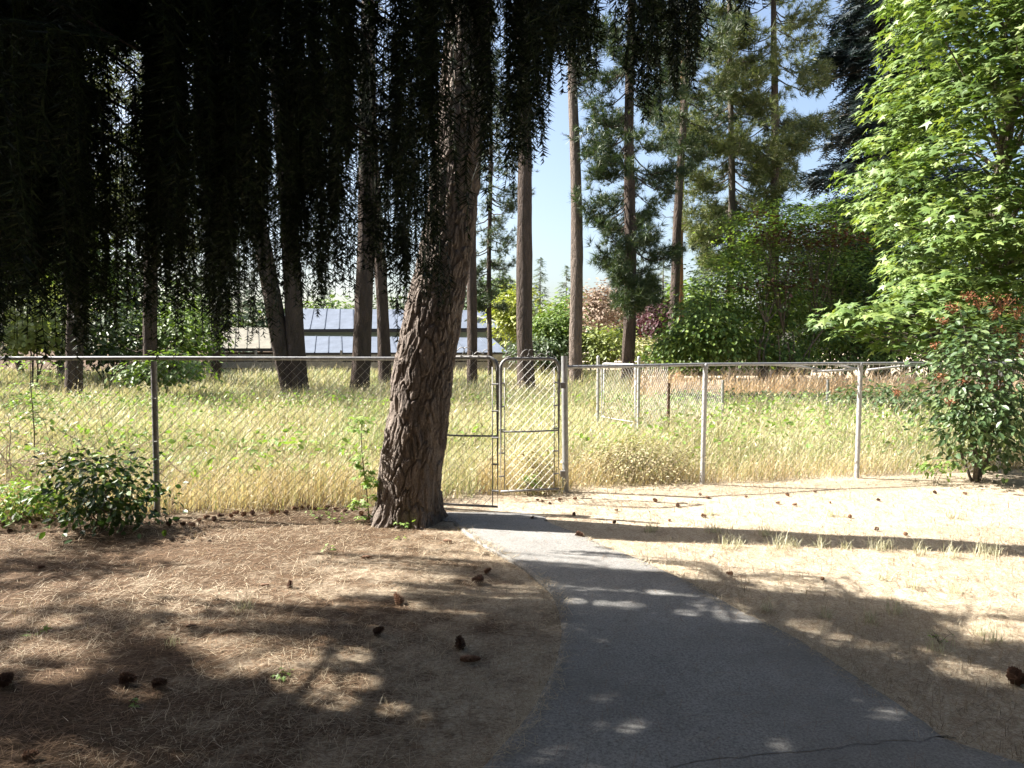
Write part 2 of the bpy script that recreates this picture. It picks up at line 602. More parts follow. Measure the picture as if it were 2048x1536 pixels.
def fence_right():
    P0, P1, P2 = np.array((0.587, 7.72)), np.array((2.20, 8.17)), np.array((4.17, 8.55))
    P3 = P2 + (P2 - P1) * 1.0
    P4 = P3 + (P2 - P1)
    h = 1.385
    f = thing("chain_link_fence", "pale galvanised chain link fence running behind the sunlit dry lawn", "fence", (0.587, 7.72, 0))
    mb = MB()
    n = np.array((0.22, -0.97)) * 0.035
    chain_link(mb, P0 + n, P4 + n, 0.03, h - 0.01, seed=2)
    mb.V = [v - np.array(f.location) for v in mb.V]
    o = mb.build("chain_link", WIRE, f); o["kind"] = "stuff"
    MB().tube(rel([(*P0, h - 0.02), (*((P0 + P1) / 2), h - .012), (*P1, h), (*P2, h + .002), (*P3, h), (*P4, h)], f), 0.0195, 10).build("top_rail", GALV, f, True)
    fence_post(f, P0, 1.485, 0.034, GALV, cap=False, lean=(-0.02, 0))
    fence_post(f, P1, h - 0.02, 0.028, GALV_PALE, cap=True, lean=(0.02, 0))
    fence_post(f, P2, h - 0.02, 0.027, GALV_PALE, cap=True, lean=(0.015, 0))
    fence_post(f, P3, h - 0.02, 0.027, GALV_PALE, cap=True)
    for q in (P1, P2):
        for z in (0.35, 0.75, 1.1):
            MB().tube(rel([(q[0] - .028, q[1] - .044, z), (q[0] + .034, q[1] - .030, z + .005)], f), 0.003, 5).build("tie_wire", WIRE, f)
    # loose pipes sagging behind the top of the mesh beside the third post
    d = 8.66
    for pts in ([(1545, 729, 8.46), (1600, 733, 8.52), (1642, 740, 8.57)], [(1625, 743, 8.55), (1680, 741, 8.62), (1716, 737, 8.66)], [(1672, 729, 8.6), (1714, 738, 8.66)], [(1735, 740, 8.68), (1790, 734, 8.76), (1850, 729, 8.85)]):
        MB().tube(rel([at(*q) for q in pts], f), 0.014, 8).build("loose_pipe", GALV_PALE, f, True)


def gate(name, label, H, E, z0, z1, mid, seed, dark=True, scroll=True, mat=None, group=None):
    """walk gate: hinge end H, free end E on the ground plan"""
    H, E = np.array(H, float), np.array(E, float)
    g = thing(name, label, "gate", (H[0], H[1], 0), group)
    u = np.append((E - H) / np.linalg.norm(E - H), 0)
    w = np.linalg.norm(E - H)
    mat = mat or GALV_DARK

    def P(s, z, d=0.0):
        return np.array((u[0] * s + u[1] * d, u[1] * s - u[0] * d, z))
    rc = 0.10
    arc = []
    for a in np.linspace(np.pi, np.pi / 2, 7):
        arc.append(P(rc + rc * math.cos(a), z1 - rc + rc * math.sin(a)))
    for a in np.linspace(np.pi / 2, 0, 7):
        arc.append(P(w - rc + rc * math.cos(a), z1 - rc + rc * math.sin(a)))
    MB().tube([P(0, z0)] + arc + [P(w, z0 - 0.01)], 0.0185, 10).build("frame", mat, g, True)
    MB().tube([P(0, z0 + .04), P(w, z0 + .045)], 0.012, 8).build("bottom_rail", mat, g, True)
    MB().tube([P(0, mid), P(w * .5, mid - .004), P(w, mid + .003)], 0.009, 8).build("middle_rail", mat, g, True)
    for s in (0.045, w - 0.045):
        MB().tube([P(s, z0 + .06, .015), P(s, z1 - .09, .015)], 0.006, 6).build("tension_bar", mat, g, True)
    for s, sg in ((0.02, 1), (w - 0.02, -1)):
        for z in np.linspace(z0 + .2, z1 - .25, 5):
            b = MB()
            b.tube([P(s - .03, z, .02), P(s + .035, z, .02)], 0.009, 6)
            b.build("clamp", mat, g)
    mb = MB()
    chain_link(mb, P(0.03, 0, .012)[:2], P(w - .03, 0, .012)[:2], z0 + .05, z1 + 0.01, seed=seed, bow=0.006, barb=0.03)
    o = mb.build("chain_link", WIRE, g); o["kind"] = "stuff"
    for z in (0.25, z1 - 0.28):
        MB().box(P(-0.045, z), (0.05, 0.05, 0.06)).build("hinge", mat, g)
    if scroll:
        c = w * .52
        sc = []
        for side in (-1, 1):
            t = np.linspace(0, 1, 40)
            a = np.pi * (0.5 + 1.5 * t)
            x = np.concatenate([[c + side * .26, c + side * .13], c + side * (0.045 - 0.045 * np.cos(a * 1.15) * 1.0)])
            z = np.concatenate([[z1 + 0.01, z1 + .055], z1 + .045 + .05 * np.sin(a * 1.15 + 2.6)])
            MB().tube([P(x_, z_) for x_, z_ in zip(x, z)], 0.0042, 6).build("scroll", mat, g, True)
            cx = c + side * .22
            th = np.linspace(-0.3, 1.6 * np.pi, 22)
            MB().tube([P(cx + side * .028 * math.cos(q), z1 + .045 + .028 * math.sin(q)) for q in th], 0.0038, 6).build("scroll", mat, g, True)
    else:
        pass
    return g


def low_fence():
    A, B, C, D = np.array((1.98, 10.95)), np.array((2.62, 11.9)), np.array((4.0, 13.5)), np.array((6.35, 14.3))
    f = thing("wire_fence", "low wire mesh fence with short posts in the weeds behind the inner gate", "fence", (1.98, 10.95, 0))
    mb = MB()
    for k, (p, q, h) in enumerate(((A, B, 1.28), (B, C, 0.98), (C, D, 0.95), (D, D + (3.6, .8), 0.95))):
        chain_link(mb, p, q, 0.05, h, seed=30 + k, rad=0.0034)
    mb.V = [v - np.array(f.location) for v in mb.V]
    o = mb.build("wire_mesh", WIRE, f); o["kind"] = "stuff"
    fence_post(f, B, 1.0, 0.028, RUST, cap=False)
    fence_post(f, C, 0.98, 0.026, GALV, cap=False)
    fence_post(f, D, 0.96, 0.024, GALV, cap=False)
    return f


fence_left()
fence_right()
gate("walk_gate", "dark weathered chain link gate swung open beside the leaning pine", (-0.80, 6.86), (-0.136, 6.69), 0.02, 1.48, 0.735, 8)
gate("walk_gate", "chain link gate hung on the thick post with weeds grown through it", (0.49, 7.43), (-0.115, 7.26), 0.05, 1.46, 0.71, 9)
gate("walk_gate", "pale zinc gate standing in the tall grass inside the lot", (1.93, 11.1), (1.52, 12.05), 0.03, 1.32, 0.42, 12, scroll=False, mat=GALV_PALE)
low_fence()
for x, y in ((1.475, 12.2), (1.955, 10.98)):
    g = thing("gate_post", "slender gate post with ball cap, on the " + ("far" if y > 11.5 else "near") + " side of the pale zinc gate", "post", (x, y, 0), "posts of the pale gate")
    fence_post(g, (x, y), 1.42, 0.024, GALV_PALE)


# ------------------------------------------------------------------ house and board fence far behind
WALL = plain_mat("wall_pale_green", (0.34, 0.38, 0.29), 0.8, var=0.12, scale=3)
WALL_DK = plain_mat("wall_dark_brown", (0.07, 0.055, 0.045), 0.8, var=0.3, scale=4)
ROOF = plain_mat("roof_metal", (0.105, 0.125, 0.16), 0.65, 0.0, var=0.22, scale=1.6, spec=.2)
ROOF_CREAM = plain_mat("roof_cream", (0.16, 0.15, 0.12), 0.8, 0.0, var=0.25, scale=1.6, spec=.2)
FASCIA = plain_mat("fascia_dark", (0.05, 0.042, 0.036), 0.7, var=0.3)
BOARD = plain_mat("weathered_board", (0.30, 0.27, 0.235), 0.85, var=0.4, scale=5)


def metal_roof(parent, a, b, c, d, n, mat, name="roof"):
    """panels with raised seams between the eave line a-b and the ridge line d-c"""
    a, b, c, d = [np.array(p, float) for p in (a, b, c, d)]
    nrm = unit(np.cross(b - a, d - a))
    if nrm[2] < 0:
        nrm = -nrm
    und = MB()
    und.add(np.array([a, b, c, d, a - nrm * .08, b - nrm * .08, c - nrm * .08, d - nrm * .08]) - nrm * 0.012, [(0, 1, 2, 3), (4, 7, 6, 5), (0, 4, 5, 1), (1, 5, 6, 2), (2, 6, 7, 3), (3, 7, 4, 0)])
    base = und.build(name, FASCIA, parent)
    for k in range(n):
        t0, t1 = (k + 0.012) / n, (k + 0.988) / n
        q = [a + (b - a) * t0, a + (b - a) * t1, d + (c - d) * t1, d + (c - d) * t0]
        m = MB()
        lift = nrm * (0.012 if k % 2 else 0.016)
        m.add([*q, *[x + lift for x in q]], [(4, 5, 6, 7), (0, 4, 7, 3), (1, 2, 6, 5), (0, 1, 5, 4), (3, 7, 6, 2)])
        e = (b - a) / np.linalg.norm(b - a) * 0.03
        m.add([q[0] - e * .2, q[0] + e * .8, q[3] + e * .8, q[3] - e * .2, *[x + nrm * .055 for x in (q[0] - e * .2, q[0] + e * .8, q[3] + e * .8, q[3] - e * .2)]], [(4, 5, 6, 7), (0, 4, 7, 3), (1, 2, 6, 5), (0, 1, 5, 4), (3, 7, 6, 2)])
        m.build("roof_panel", mat, base)
    return base


def house():
    Y = 45.0
    o = np.array(at(800, 700, Y)) * (1, 1, 0)
    h = thing("house", "low house with pale metal roofs seen between the pine trunks", "house", o)
    L = lambda px, py, yy: at(px, py, yy) - o
    # main roof, lower porch roof, cream shed roof
    metal_roof(h, L(560, 659, Y), L(1001, 656, Y), L(966, 621, Y + 3.5), L(575, 617, Y + 3.5), 15, ROOF)
    metal_roof(h, L(545, 706, Y - 3), L(1016, 705, Y - 3), L(984, 676, Y - .2), L(556, 672, Y - .2), 17, ROOF)
    metal_roof(h, L(395, 697, Y - 4), L(566, 697, Y - 4), L(560, 656, Y), L(405, 655, Y), 7, ROOF_CREAM)
    for (x0, y0, x1, y1, yy, nm, mt) in ((600, 658, 992, 674, Y + .25, "wall", WALL), (420, 704, 1000, 762, Y - 1.2, "wall", WALL_DK), (556, 659, 1000, 664, Y - .02, "fascia", FASCIA), (544, 706, 1015, 711, Y - 3.02, "fascia", FASCIA), (394, 698, 566, 703, Y - 4.03, "fascia", FASCIA)):
        a, b = L(x0, y1, yy), L(x1, y0, yy)
        m = MB().box(((a[0] + b[0]) / 2, a[1] + .06, (a[2] + b[2]) / 2), (b[0] - a[0], .12, abs(b[2] - a[2])))
        m.build(nm, mt, h)
    # gabled wing at the far end
    a = L(980, 760, Y + 1.2); b = L(1037, 660, Y + 1.2); t = L(985, 643, Y + 1.2)
    m = MB()
    pr = [(a[0], a[2]), (b[0], a[2]), (b[0], b[2]), (t[0] - 1.4, t[2] + .35), (a[0] - 2.5, b[2])]
    V = [(x, a[1] + d, z) for d in (0, 5) for x, z in pr]
    m.add(V, [(0, 1, 2, 3, 4), (9, 8, 7, 6, 5)])
    m.add(V, [(i, i + 5, (i + 1) % 5 + 5, (i + 1) % 5) for i in range(5)])
    w = m.build("wing_wall", WALL, h)
    m = MB().tube([(t[0] - 1.4, a[1] - .1, t[2] + .42), (b[0] + .25, a[1] - .1, b[2] - .02)], 0.09, 4)
    m.build("barge_board", plain_mat("barge_board_pale", (0.6, 0.62, 0.55), 0.6, var=.1), h)
    lamp = MB().box(L(1005, 680, Y + 1.1), (0.16, 0.14, 0.3)).build("wall_lamp", FASCIA, h)
    for px in (640, 735, 830, 925, 1000):
        p = L(px, 707, Y - 2.9)
        MB().box((p[0], p[1], p[2] / 2), (0.12, 0.12, p[2])).build("porch_post", FASCIA, h)
    for px in (690, 880):
        p = L(px, 728, Y - 1.3)
        wn_ = MB().box(p, (1.1, .06, 1.0)).build("window", plain_mat("window_dark", (.03, .035, .04), .15, var=.1), h)
        MB().box(p + (0, -.03, -.53), (1.25, .1, .07)).build("sill", WALL, wn_)


def board_fence():
    Y = 40.0
    f = thing("board_fence", "weathered grey horizontal board fence at the back of the lot", "fence", (0, Y, 0))
    rng = np.random.default_rng(3)
    bay = 2.4
    base = MB().box((0, 0, 0), (bay - .04, 0.03, 0.36)).mesh("board")
    base.materials.append(BOARD)
    for k in range(-9, 7):
        x = k * bay
        MB().box((x, 0.06, 0.75), (0.11, 0.11, 1.56)).build("post", BOARD, f)
        for r in range(3):
            o = obj("board", base, BOARD, f)
            o.location = (x + bay / 2, rng.normal() * .006, 0.28 + r * 0.42 + rng.normal() * .012)
            o.rotation_euler = (0, rng.normal() * 0.006, rng.normal() * 0.004)


house()
board_fence()


# ------------------------------------------------------------------ the leaning pine
def voronoi_edge(U, W, per, seed, nseed, jitter=1.0):
    """F2-F1 over points (U periodic with period per) and each point's cell value"""
    from mathutils.kdtree import KDTree
    rng = np.random.default_rng(seed)
    su = rng.uniform(0, per, nseed); sw = rng.uniform(W.min() - .1, W.max() + .1, nseed)
    hue = rng.uniform(0, 1, nseed)
    kd = KDTree(nseed * 3)
    for k in range(nseed):
        for o in (-1, 0, 1):
            kd.insert((su[k] + o * per, sw[k], 0), k)
    kd.balance()
    out = np.empty(len(U)); cell = np.empty(len(U))
    for i in range(len(U)):
        (p, k, d1), (p2, k2, d2) = kd.find_n((U[i], W[i], 0), 2)
        out[i] = d2 - d1
        cell[i] = hue[k]
    return out, cell


def main_pine():
    base = gnd(815, 1040)
    t = thing("leaning_pine_tree", "thick leaning pine with deeply furrowed bark beside the open gate", "tree", base)
    Yb = base[1]
    # centre line and half width read off the photograph at rows
    rows = [(1046, 814, 70), (1020, 815, 66), (980, 818, 63), (920, 823, 63.5), (840, 836, 62), (740, 846, 60), (620, 868, 57), (500, 892, 53), (400, 906, 50), (300, 916, 48), (150, 928, 45), (0, 938, 43)]
    C = np.array([at(x, y, Yb) for y, x, w in rows]); C[0, 2] = -0.03
    Rr = np.array([w / F_PX * Yb for y, x, w in rows])
    zt = np.array([4.2, 7.0, 11.0, 16.0, 21.0])
    top = np.array([(C[-1, 0] + 0.05 + .035 * (z - 4), Yb + .02 * (z - 4), z) for z in zt[1:]])
    C = np.vstack([C, top]); Rr = np.concatenate([Rr, [.19, .165, .12, .05]])
    zz = np.concatenate([np.arange(-0.03, 4.6, 0.009), np.arange(4.6, 21, 0.15)])
    cx = np.interp(zz, C[:, 2], C[:, 0]); cy = np.interp(zz, C[:, 2], C[:, 1]); rr = np.interp(zz, C[:, 2], Rr)
    ker = np.ones(25) / 25
    for a in (cx, rr):
        a[12:512 - 12] = np.convolve(a[:512], ker, 'valid')
    n = 236
    th = np.arange(n) / n * 2 * np.pi
    Z, T = np.meshgrid(zz, th, indexing='ij')
    per = 2 * np.pi * 0.27
    U = (T / (2 * np.pi) * per)
    U = U + 0.014 * np.sin(Z * 9 + 3 * np.sin(T * 2)) + 0.006 * np.sin(Z * 31 + T * 5) + .006 * fbm(T * 6, Z * 22, 17, 3)
    W = Z / 3.8 + .012 * fbm(T * 8, Z * 12, 18, 3)
    nlow = int((zz < 4.6).sum()) * n
    e1 = np.full(Z.size, .02); c1 = np.full(Z.size, .5)
    e1[:nlow], c1[:nlow] = voronoi_edge(U.ravel()[:nlow], W.ravel()[:nlow], per, 1, int(per * (4.8 / 3.8) / (0.047 ** 2)))
    e1 = e1.reshape(Z.shape); c1 = c1.reshape(Z.shape)
    plate = np.clip(e1 / 0.011, 0, 1)
    plate = plate * plate * (3 - 2 * plate)
    small = fbm(U * 70, Z * 26, 5, 4)
    flake = fbm(U * 240, Z * 110, 6, 3)
    layer = np.floor(3.2 * (fbm(U * 55, Z * 14, 15, 3) + .3 * fbm(U * 160, Z * 60, 16, 2))) / 3.2
    disp = 0.024 * (plate - 1) + 0.012 * (c1 - .5) * plate + 0.0065 * layer * plate + 0.004 * small + 0.0022 * flake
    flare = np.exp(-np.clip(Z, 0, None) / 0.15)
    butt = flare * (0.02 + 0.06 * np.maximum(0, np.sin(T * 5 + 0.6)) ** 1.5)
    R = rr[:, None] + disp + butt
    X = cx[:, None] + R * np.cos(T); Yv = cy[:, None] + R * np.sin(T)
    V = np.stack([X, Yv, Z], -1).reshape(-1, 3) - base
    m = len(zz)
    i = np.arange(m - 1)[:, None] * n; j = np.arange(n)[None]; k = (j + 1) % n
    F = np.stack([i + j, i + k, i + n + k, i + n + j], -1).reshape(-1, 4)
    # crown above the picture, set low and dense to block sky light
    wd = pine_crown(t, base, np.stack([cx, cy, zz], -1), 9.2, 20.0, 3.9, 70, 77, PINE_D, tuft=0.40, twigs=12)
    wd.add(V, F)
    wd.build("trunk", BARK_MAIN, t, True)
    return t


def pine_tuft(seed, n=14, L=1.0, w=0.036):
    rng = np.random.default_rng(seed)
    V, F = [], []
    for k in range(n):
        a = rng.uniform(0, 2 * np.pi); b = rng.uniform(0.15, 1.4)
        d = np.array((math.sin(b) * math.cos(a), math.sin(b) * math.sin(a), math.cos(b))) * L * rng.uniform(.75, 1.1)
        s = unit(np.cross(d, rng.normal(size=3))) * w
        V += [d * .05 - s, d * .05 + s, d]
        F += [(3 * k, 3 * k + 1, 3 * k + 2)]
    return np.array(V), np.array(F)


TUFTS = [pine_tuft(s) for s in range(4)]


def pine_crown(parent, base, axis, z0, z1, rad, nlimb, seed, mat, tuft=0.24, droop=0.25, twigs=8, shape=None, dead=0, wood=None):
    rng = np.random.default_rng(seed)
    wd = MB(); P, N = [], []
    for q in range(nlimb + dead):
        live = q < nlimb
        f = ((q + rng.uniform(0, 1)) / nlimb) ** 1.35 if live else rng.uniform(-.35, .1)
        z = z0 + (z1 - z0) * f
        f = min(max(f, 0), 1)
        c = np.array([np.interp(z, axis[:, 2], axis[:, 0]), np.interp(z, axis[:, 2], axis[:, 1]), z])
        a = rng.uniform(0, 2 * np.pi)
        prof = (0.55 + 0.45 * math.sin(math.pi * min(1, f * 1.3))) * (1 - 0.75 * max(0, f - .55) / .45) if shape is None else shape(f)
        L = rad * prof * rng.uniform(.65, 1.15) * (1 if live else .6)
        d = np.array((math.cos(a), math.sin(a), 0))
        s = np.linspace(0, 1, 7)
        side = np.array((-d[1], d[0], 0)) * rng.normal() * .18
        pts = c + d * (L * s)[:, None] + side * (L * s * s)[:, None]
        up = rng.uniform(0.1, .35)
        pts[:, 2] += L * (-droop * rng.uniform(.6, 1.5) * np.sin(s * 2.6) + up * s ** 3)
        pts[1:, :] += rng.normal(size=(6, 3)) * L * .02
        wd.tube(pts - base, np.linspace(0.035, 0.008, 7) * (0.6 + .14 * L), 4, cap=False)
        nt = twigs if live else 3
        for _ in range(nt):
            ss = rng.uniform(.28, 1.0)
            b = np.array([np.interp(ss, s, pts[:, i]) for i in range(3)])
            dd = unit(d * rng.uniform(.3, 1) + np.array((-d[1], d[0], 0)) * rng.normal() * .8 + np.array((0, 0, rng.normal() * .35 + .05)))
            l2 = L * rng.uniform(.12, .30)
            e = b + dd * l2
            mid = (b + e) / 2 + np.array((0, 0, -.06 * l2)) + rng.normal(size=3) * .04 * l2
            wd.tube(np.array([b, mid, e]) - base, [.010, .008, .005], 3, cap=False)
            if live:
                for w in np.linspace(.35, 1.0, max(2, int(l2 / .16) + 1)):
                    pp = b + (e - b) * w
                    for _ in range(2):
                        P.append(pp + rng.normal(size=3) * tuft * .35); N.append(dd + np.array((0, 0, .35)) + rng.normal(size=3) * .5)
    P, N = np.array(P), np.array(N)
    mb = MB()
    which = rng.integers(0, 4, len(P))
    for w in range(4):
        m = which == w
        if m.any():
            mb.add(*place(TUFTS[w][0], TUFTS[w][1], P[m] - base, basis(N[m], rng), tuft * rng.uniform(.7, 1.25, m.sum())))
    mb.build("crown", mat, parent)
    return wd


def trunk_mesh(axis, rad, seed, n=20, amp=0.13):
    V, F = tube(axis, rad, n)
    m = len(axis)
    th = np.tile(np.arange(n) / n * 2 * np.pi, m)
    z = np.repeat(axis[:, 2], n)
    C = np.repeat(axis, n, 0)
    bump = fbm(th * 5, z * 2.2, seed, 4) * 0.5 + np.abs(fbm(th * 9, z * 1.2, seed + 9, 3)) * .5
    V = C + (V - C) * (1 + amp * bump)[:, None]
    return V, F


def pine(px, Y, diam, label, seed, top_px=None, z1=24.0, crown=(8, 24), rad=2.2, nlimb=34, mat=None, bark=None, py=700, py_top=200, tuft=.24, twigs=8, dead=4, name="pine_tree", group=None, droop=.25, stems=None):
    """stems: extra (px, top_px) trunks of the same tree"""
    x0 = at(px, py, Y)[0]
    base = np.array((x0, Y, 0.0))
    t = thing(name, label, "tree", base, group)
    rng = np.random.default_rng(seed)
    axes = []
    for (pa, pb) in [(px, top_px if top_px is not None else px)] + (stems or []):
        xa, xb = at(pa, py, Y), at(pb, py_top, Y)
        sl = (xb[0] - xa[0]) / (xb[2] - xa[2])
        zz = np.concatenate([[-.1, 0, .15, .4], np.linspace(.8, z1, 60)])
        ax = np.stack([xa[0] + sl * zz + .05 * np.sin(zz * .5 + seed), Y + .06 * np.sin(zz * .37 + seed * 2) + 0 * zz, zz], -1)
        r = diam / 2 * np.clip(1 - .85 * (np.clip(zz, 0, None) / z1) ** 1.3, .1, 1) * (1 + .35 * np.exp(-np.clip(zz, 0, 9) / .25))
        V, F = trunk_mesh(ax, r, seed)
        wd = pine_crown(t, base, ax, crown[0], crown[1], rad, nlimb, seed + 100, mat or PINE_D, tuft=tuft, twigs=twigs, dead=dead, droop=droop)
        wd.add(V - base, F)
        wd.build("trunk", bark or BARK_FAR, t, True)
    return t


main_pine()
pine(588, 20, .50, "two-stemmed pine standing in front of the house", 11, top_px=524, py=640, py_top=330, stems=[(602, 578)], crown=(15, 22), rad=1.9, nlimb=14, mat=PINE_L)
pine(720, 22, .56, "stout straight pine between the twin-stemmed pine and the leaning pine", 12, top_px=731, crown=(17, 24), rad=2.0, nlimb=16)
pine(768, 26, .46, "pine tilted slightly away from the leaning trunk, before the metal roof", 13, top_px=748, crown=(16, 24), rad=2.0, nlimb=16, mat=PINE_L)
pine(941, 25, .36, "slim pine just clear of the leaning trunk, in line with the roof end", 14, top_px=948, crown=(14, 24), rad=1.6, nlimb=18)
pine(980, 31, .22, "thin dark pole-like pine between the house end and the gates", 15, crown=(3.4, 16), rad=1.5, nlimb=80, twigs=8, tuft=.24, z1=20)
pine(1054, 24, .56, "large reddish pine directly behind the gate with the scrolls", 16, top_px=1047, crown=(12.5, 24), rad=2.0, nlimb=24, bark=BARK_FAR)
pine(1155, 28, .52, "tall pale-barked pine rising behind the thick gate post", 17, top_px=1149, crown=(12.5, 25), rad=2.0, nlimb=24, bark=bark_mat("pine_bark_pale", (0.07, 0.058, 0.05), (0.23, 0.185, 0.155), 9, 1.0))
pine(1257, 28, .50, "dark pine with drooping limbs low down its trunk", 18, top_px=1261, crown=(3.6, 20), rad=2.1, nlimb=120, twigs=10, tuft=.33, droop=.4)
pine(1339, 32, .44, "dark pine leaning over, nearest the plum-leaved tree", 19, top_px=1370, py=690, py_top=130, crown=(10, 22), rad=2.3, nlimb=44, tuft=.32)
pine(1358, 36, .40, "orange-barked pine standing just behind the leaning dark one", 20, top_px=1364, crown=(12, 24), rad=2.0, bark=BARK_ORANGE)
pine(1551, 34, .52, "straight pine with bare curling twigs in front of the blue spruce", 21, top_px=1550, crown=(10.0, 22), rad=2.9, nlimb=70, dead=30, mat=PINE_L, tuft=.36)
pine(1464, 34, .40, "sunlit pale pine with loose olive foliage above the maple shrubs", 22, top_px=1462, crown=(5.6, 20), rad=2.9, nlimb=110, mat=PINE_L, tuft=.37, twigs=10, bark=BARK_GREY)
pine(300, 24, .45, "pine behind the drooping spruce boughs, its sunlit crown showing through", 23, crown=(5, 16), rad=2.9, nlimb=64, mat=PINE_L, z1=22)
pine(150, 19, .42, "pine nearest the picture's upper corner behind the hanging boughs", 24, crown=(5, 13), rad=2.9, nlimb=64, mat=PINE_L, z1=20)
pine(430, 30, .42, "pine seen through the hanging boughs beyond the cream roof", 25, crown=(4.5, 18), rad=2.6, nlimb=56, mat=PINE_D, z1=22)


# ------------------------------------------------------------------ conical conifers
def conifer(px, py_base, Y, h, r, label, seed, mat, nlimb=90, name="conifer_tree", spray=0.35, per=14, wood=None, group=None, z_low=0.6):
    base = np.array((at(px, 700, Y)[0], Y, 0.0))
    t = thing(name, label, "tree", base, group)
    rng = np.random.default_rng(seed)
    ax = np.stack([np.zeros(30), np.zeros(30), np.linspace(-.1, h, 30)], -1)
    V, F = trunk_mesh(ax, np.linspace(.018 * h, .01, 30), seed, 10)
    wd = MB().add(V, F); P, N, T = [], [], []
    for q in range(nlimb):
        f = (q + rng.uniform(0, 1)) / nlimb
        z = z_low + (h - z_low) * (f ** .9)
        L = r * (1 - z / h) ** .85 * rng.uniform(.75, 1.12) + .05
        a = rng.uniform(0, 2 * np.pi)
        d = np.array((math.cos(a), math.sin(a), 0))
        s = np.linspace(0, 1, 6)
        pts = np.array((0, 0, z)) + d * (L * s)[:, None]
        pts[:, 2] += L * (-.42 * s + .25 * s ** 2.5)
        wd.tube(pts, np.linspace(.03, .006, 6) * (h / 14), 4, cap=False)
        m = max(4, int(per * L / r * 1.4))
        ss = rng.uniform(.1, 1.02, m)
        b = np.stack([np.interp(ss, s, pts[:, i]) for i in range(3)], -1)
        side = np.array((-d[1], d[0], 0))
        lat = rng.normal(size=m) * .22 * L * (1.1 - ss)
        b += side * lat[:, None] + np.array((0, 0, 1)) * rng.normal(size=m)[:, None] * .04
        P.append(b); N.append(d * .6 + side * np.sign(lat)[:, None] * .7 + np.array((0, 0, -.35)) + rng.normal(size=(m, 3)) * .25)
    wd.build("trunk", BARK_GREY, t, True)
    P, N = np.concatenate(P), np.concatenate(N)
    # spray: flat feathery fan of narrow blades along its axis
    V, F = [], []
    k = 0
    for u in np.linspace(0, .85, 7):
        for sgn in (-1, 1):
            w = .26 * (1 - u * .7)
            V += [(0, 0, u), (0.01 * sgn, 0.02, u + .10), (sgn * w, rng.normal() * .03, u + .20)]
            F.append((k, k + 1, k + 2)); k += 3
    V += [(-.03, 0, 0), (.03, 0, 0), (0, 0, 1.05)]; F.append((k, k + 1, k + 2))
    up = np.tile(np.array((0, 0, 1.0)), (len(N), 1)) + rng.normal(size=N.shape) * .3
    side_v = np.cross(unit(N), up)
    mb = MB().add(*place(V, F, P, basis(N, rng, side_v), spray * rng.uniform(.7, 1.3, len(P))))
    mb.build("crown", mat, t)
    return t


conifer(1760, 700, 37, 28, 6.5, "dark blue spruce rising behind the bright maple", 41, PINE_BLUE, nlimb=250, spray=1.15, per=60, name="spruce_tree", z_low=4)
conifer(1412, 700, 62, 11.5, 2.9, "pointed conifer standing alone on the skyline beside the shrubs", 42, FARCON, nlimb=130, spray=.55, per=26)
conifer(1080, 700, 90, 13.2, 2.6, "slender pointed conifer far off, beyond the reddish pine", 43, FARCON, nlimb=110, spray=.6, per=22)
conifer(1132, 700, 80, 11.0, 3.0, "blunt distant conifer beside the pale-barked pine", 44, FARCON, nlimb=90, spray=.6, per=16)
conifer(1325, 700, 80, 13.0, 3.0, "distant conifer showing between the two leaning pines", 45, FARCON, nlimb=90, spray=.6, per=16)
conifer(648, 700, 75, 8.2, 2.6, "distant conifer peeping over the metal roof", 46, FARCON, nlimb=80, spray=.6, per=16)
conifer(1000, 700, 70, 11.0, 2.8, "distant conifer behind the thin pole-like pine", 47, FARCON, nlimb=90, spray=.6, per=16)
conifer(480, 700, 60, 12.0, 3.2, "distant conifer behind the cream roof", 48, FARCON, nlimb=90, spray=.6, per=16)


# ------------------------------------------------------------------ broadleaf trees and shrubs
def leaf_oval():
    V = [(0, 0, 0), (.27, .35, .05), (.22, .7, .02), (0, 1, -.06), (-.22, .7, .02), (-.27, .35, .05)]
    return np.array(V), np.array([(0, 1, 2, 3), (0, 3, 4, 5)])


def leaf_maple():
    ang = np.radians([-90, -30, 2, 24, 52, 90, 128, 156, 178, 210])
    rad = np.array([.10, .60, .32, 1.0, .42, 1.08, .42, 1.0, .32, .60])
    V = np.stack([rad * np.cos(ang) * .62, .35 + rad * np.sin(ang) * .62, -.12 * np.abs(rad * np.cos(ang))], -1)
    # two folded halves, meeting along the midrib
    F4 = [(0, 1, 2, 3), (0, 3, 4, 5), (0, 5, 6, 7), (0, 7, 8, 9)]
    return V, np.array(F4)


OVAL, MAPLE = leaf_oval(), leaf_maple()


def leaf_normals(rng, P, C, out=.5, up=1.0, wild=.45):
    return unit(unit(P - C) * out + np.array((0, 0, up)) + rng.normal(size=P.shape) * wild)


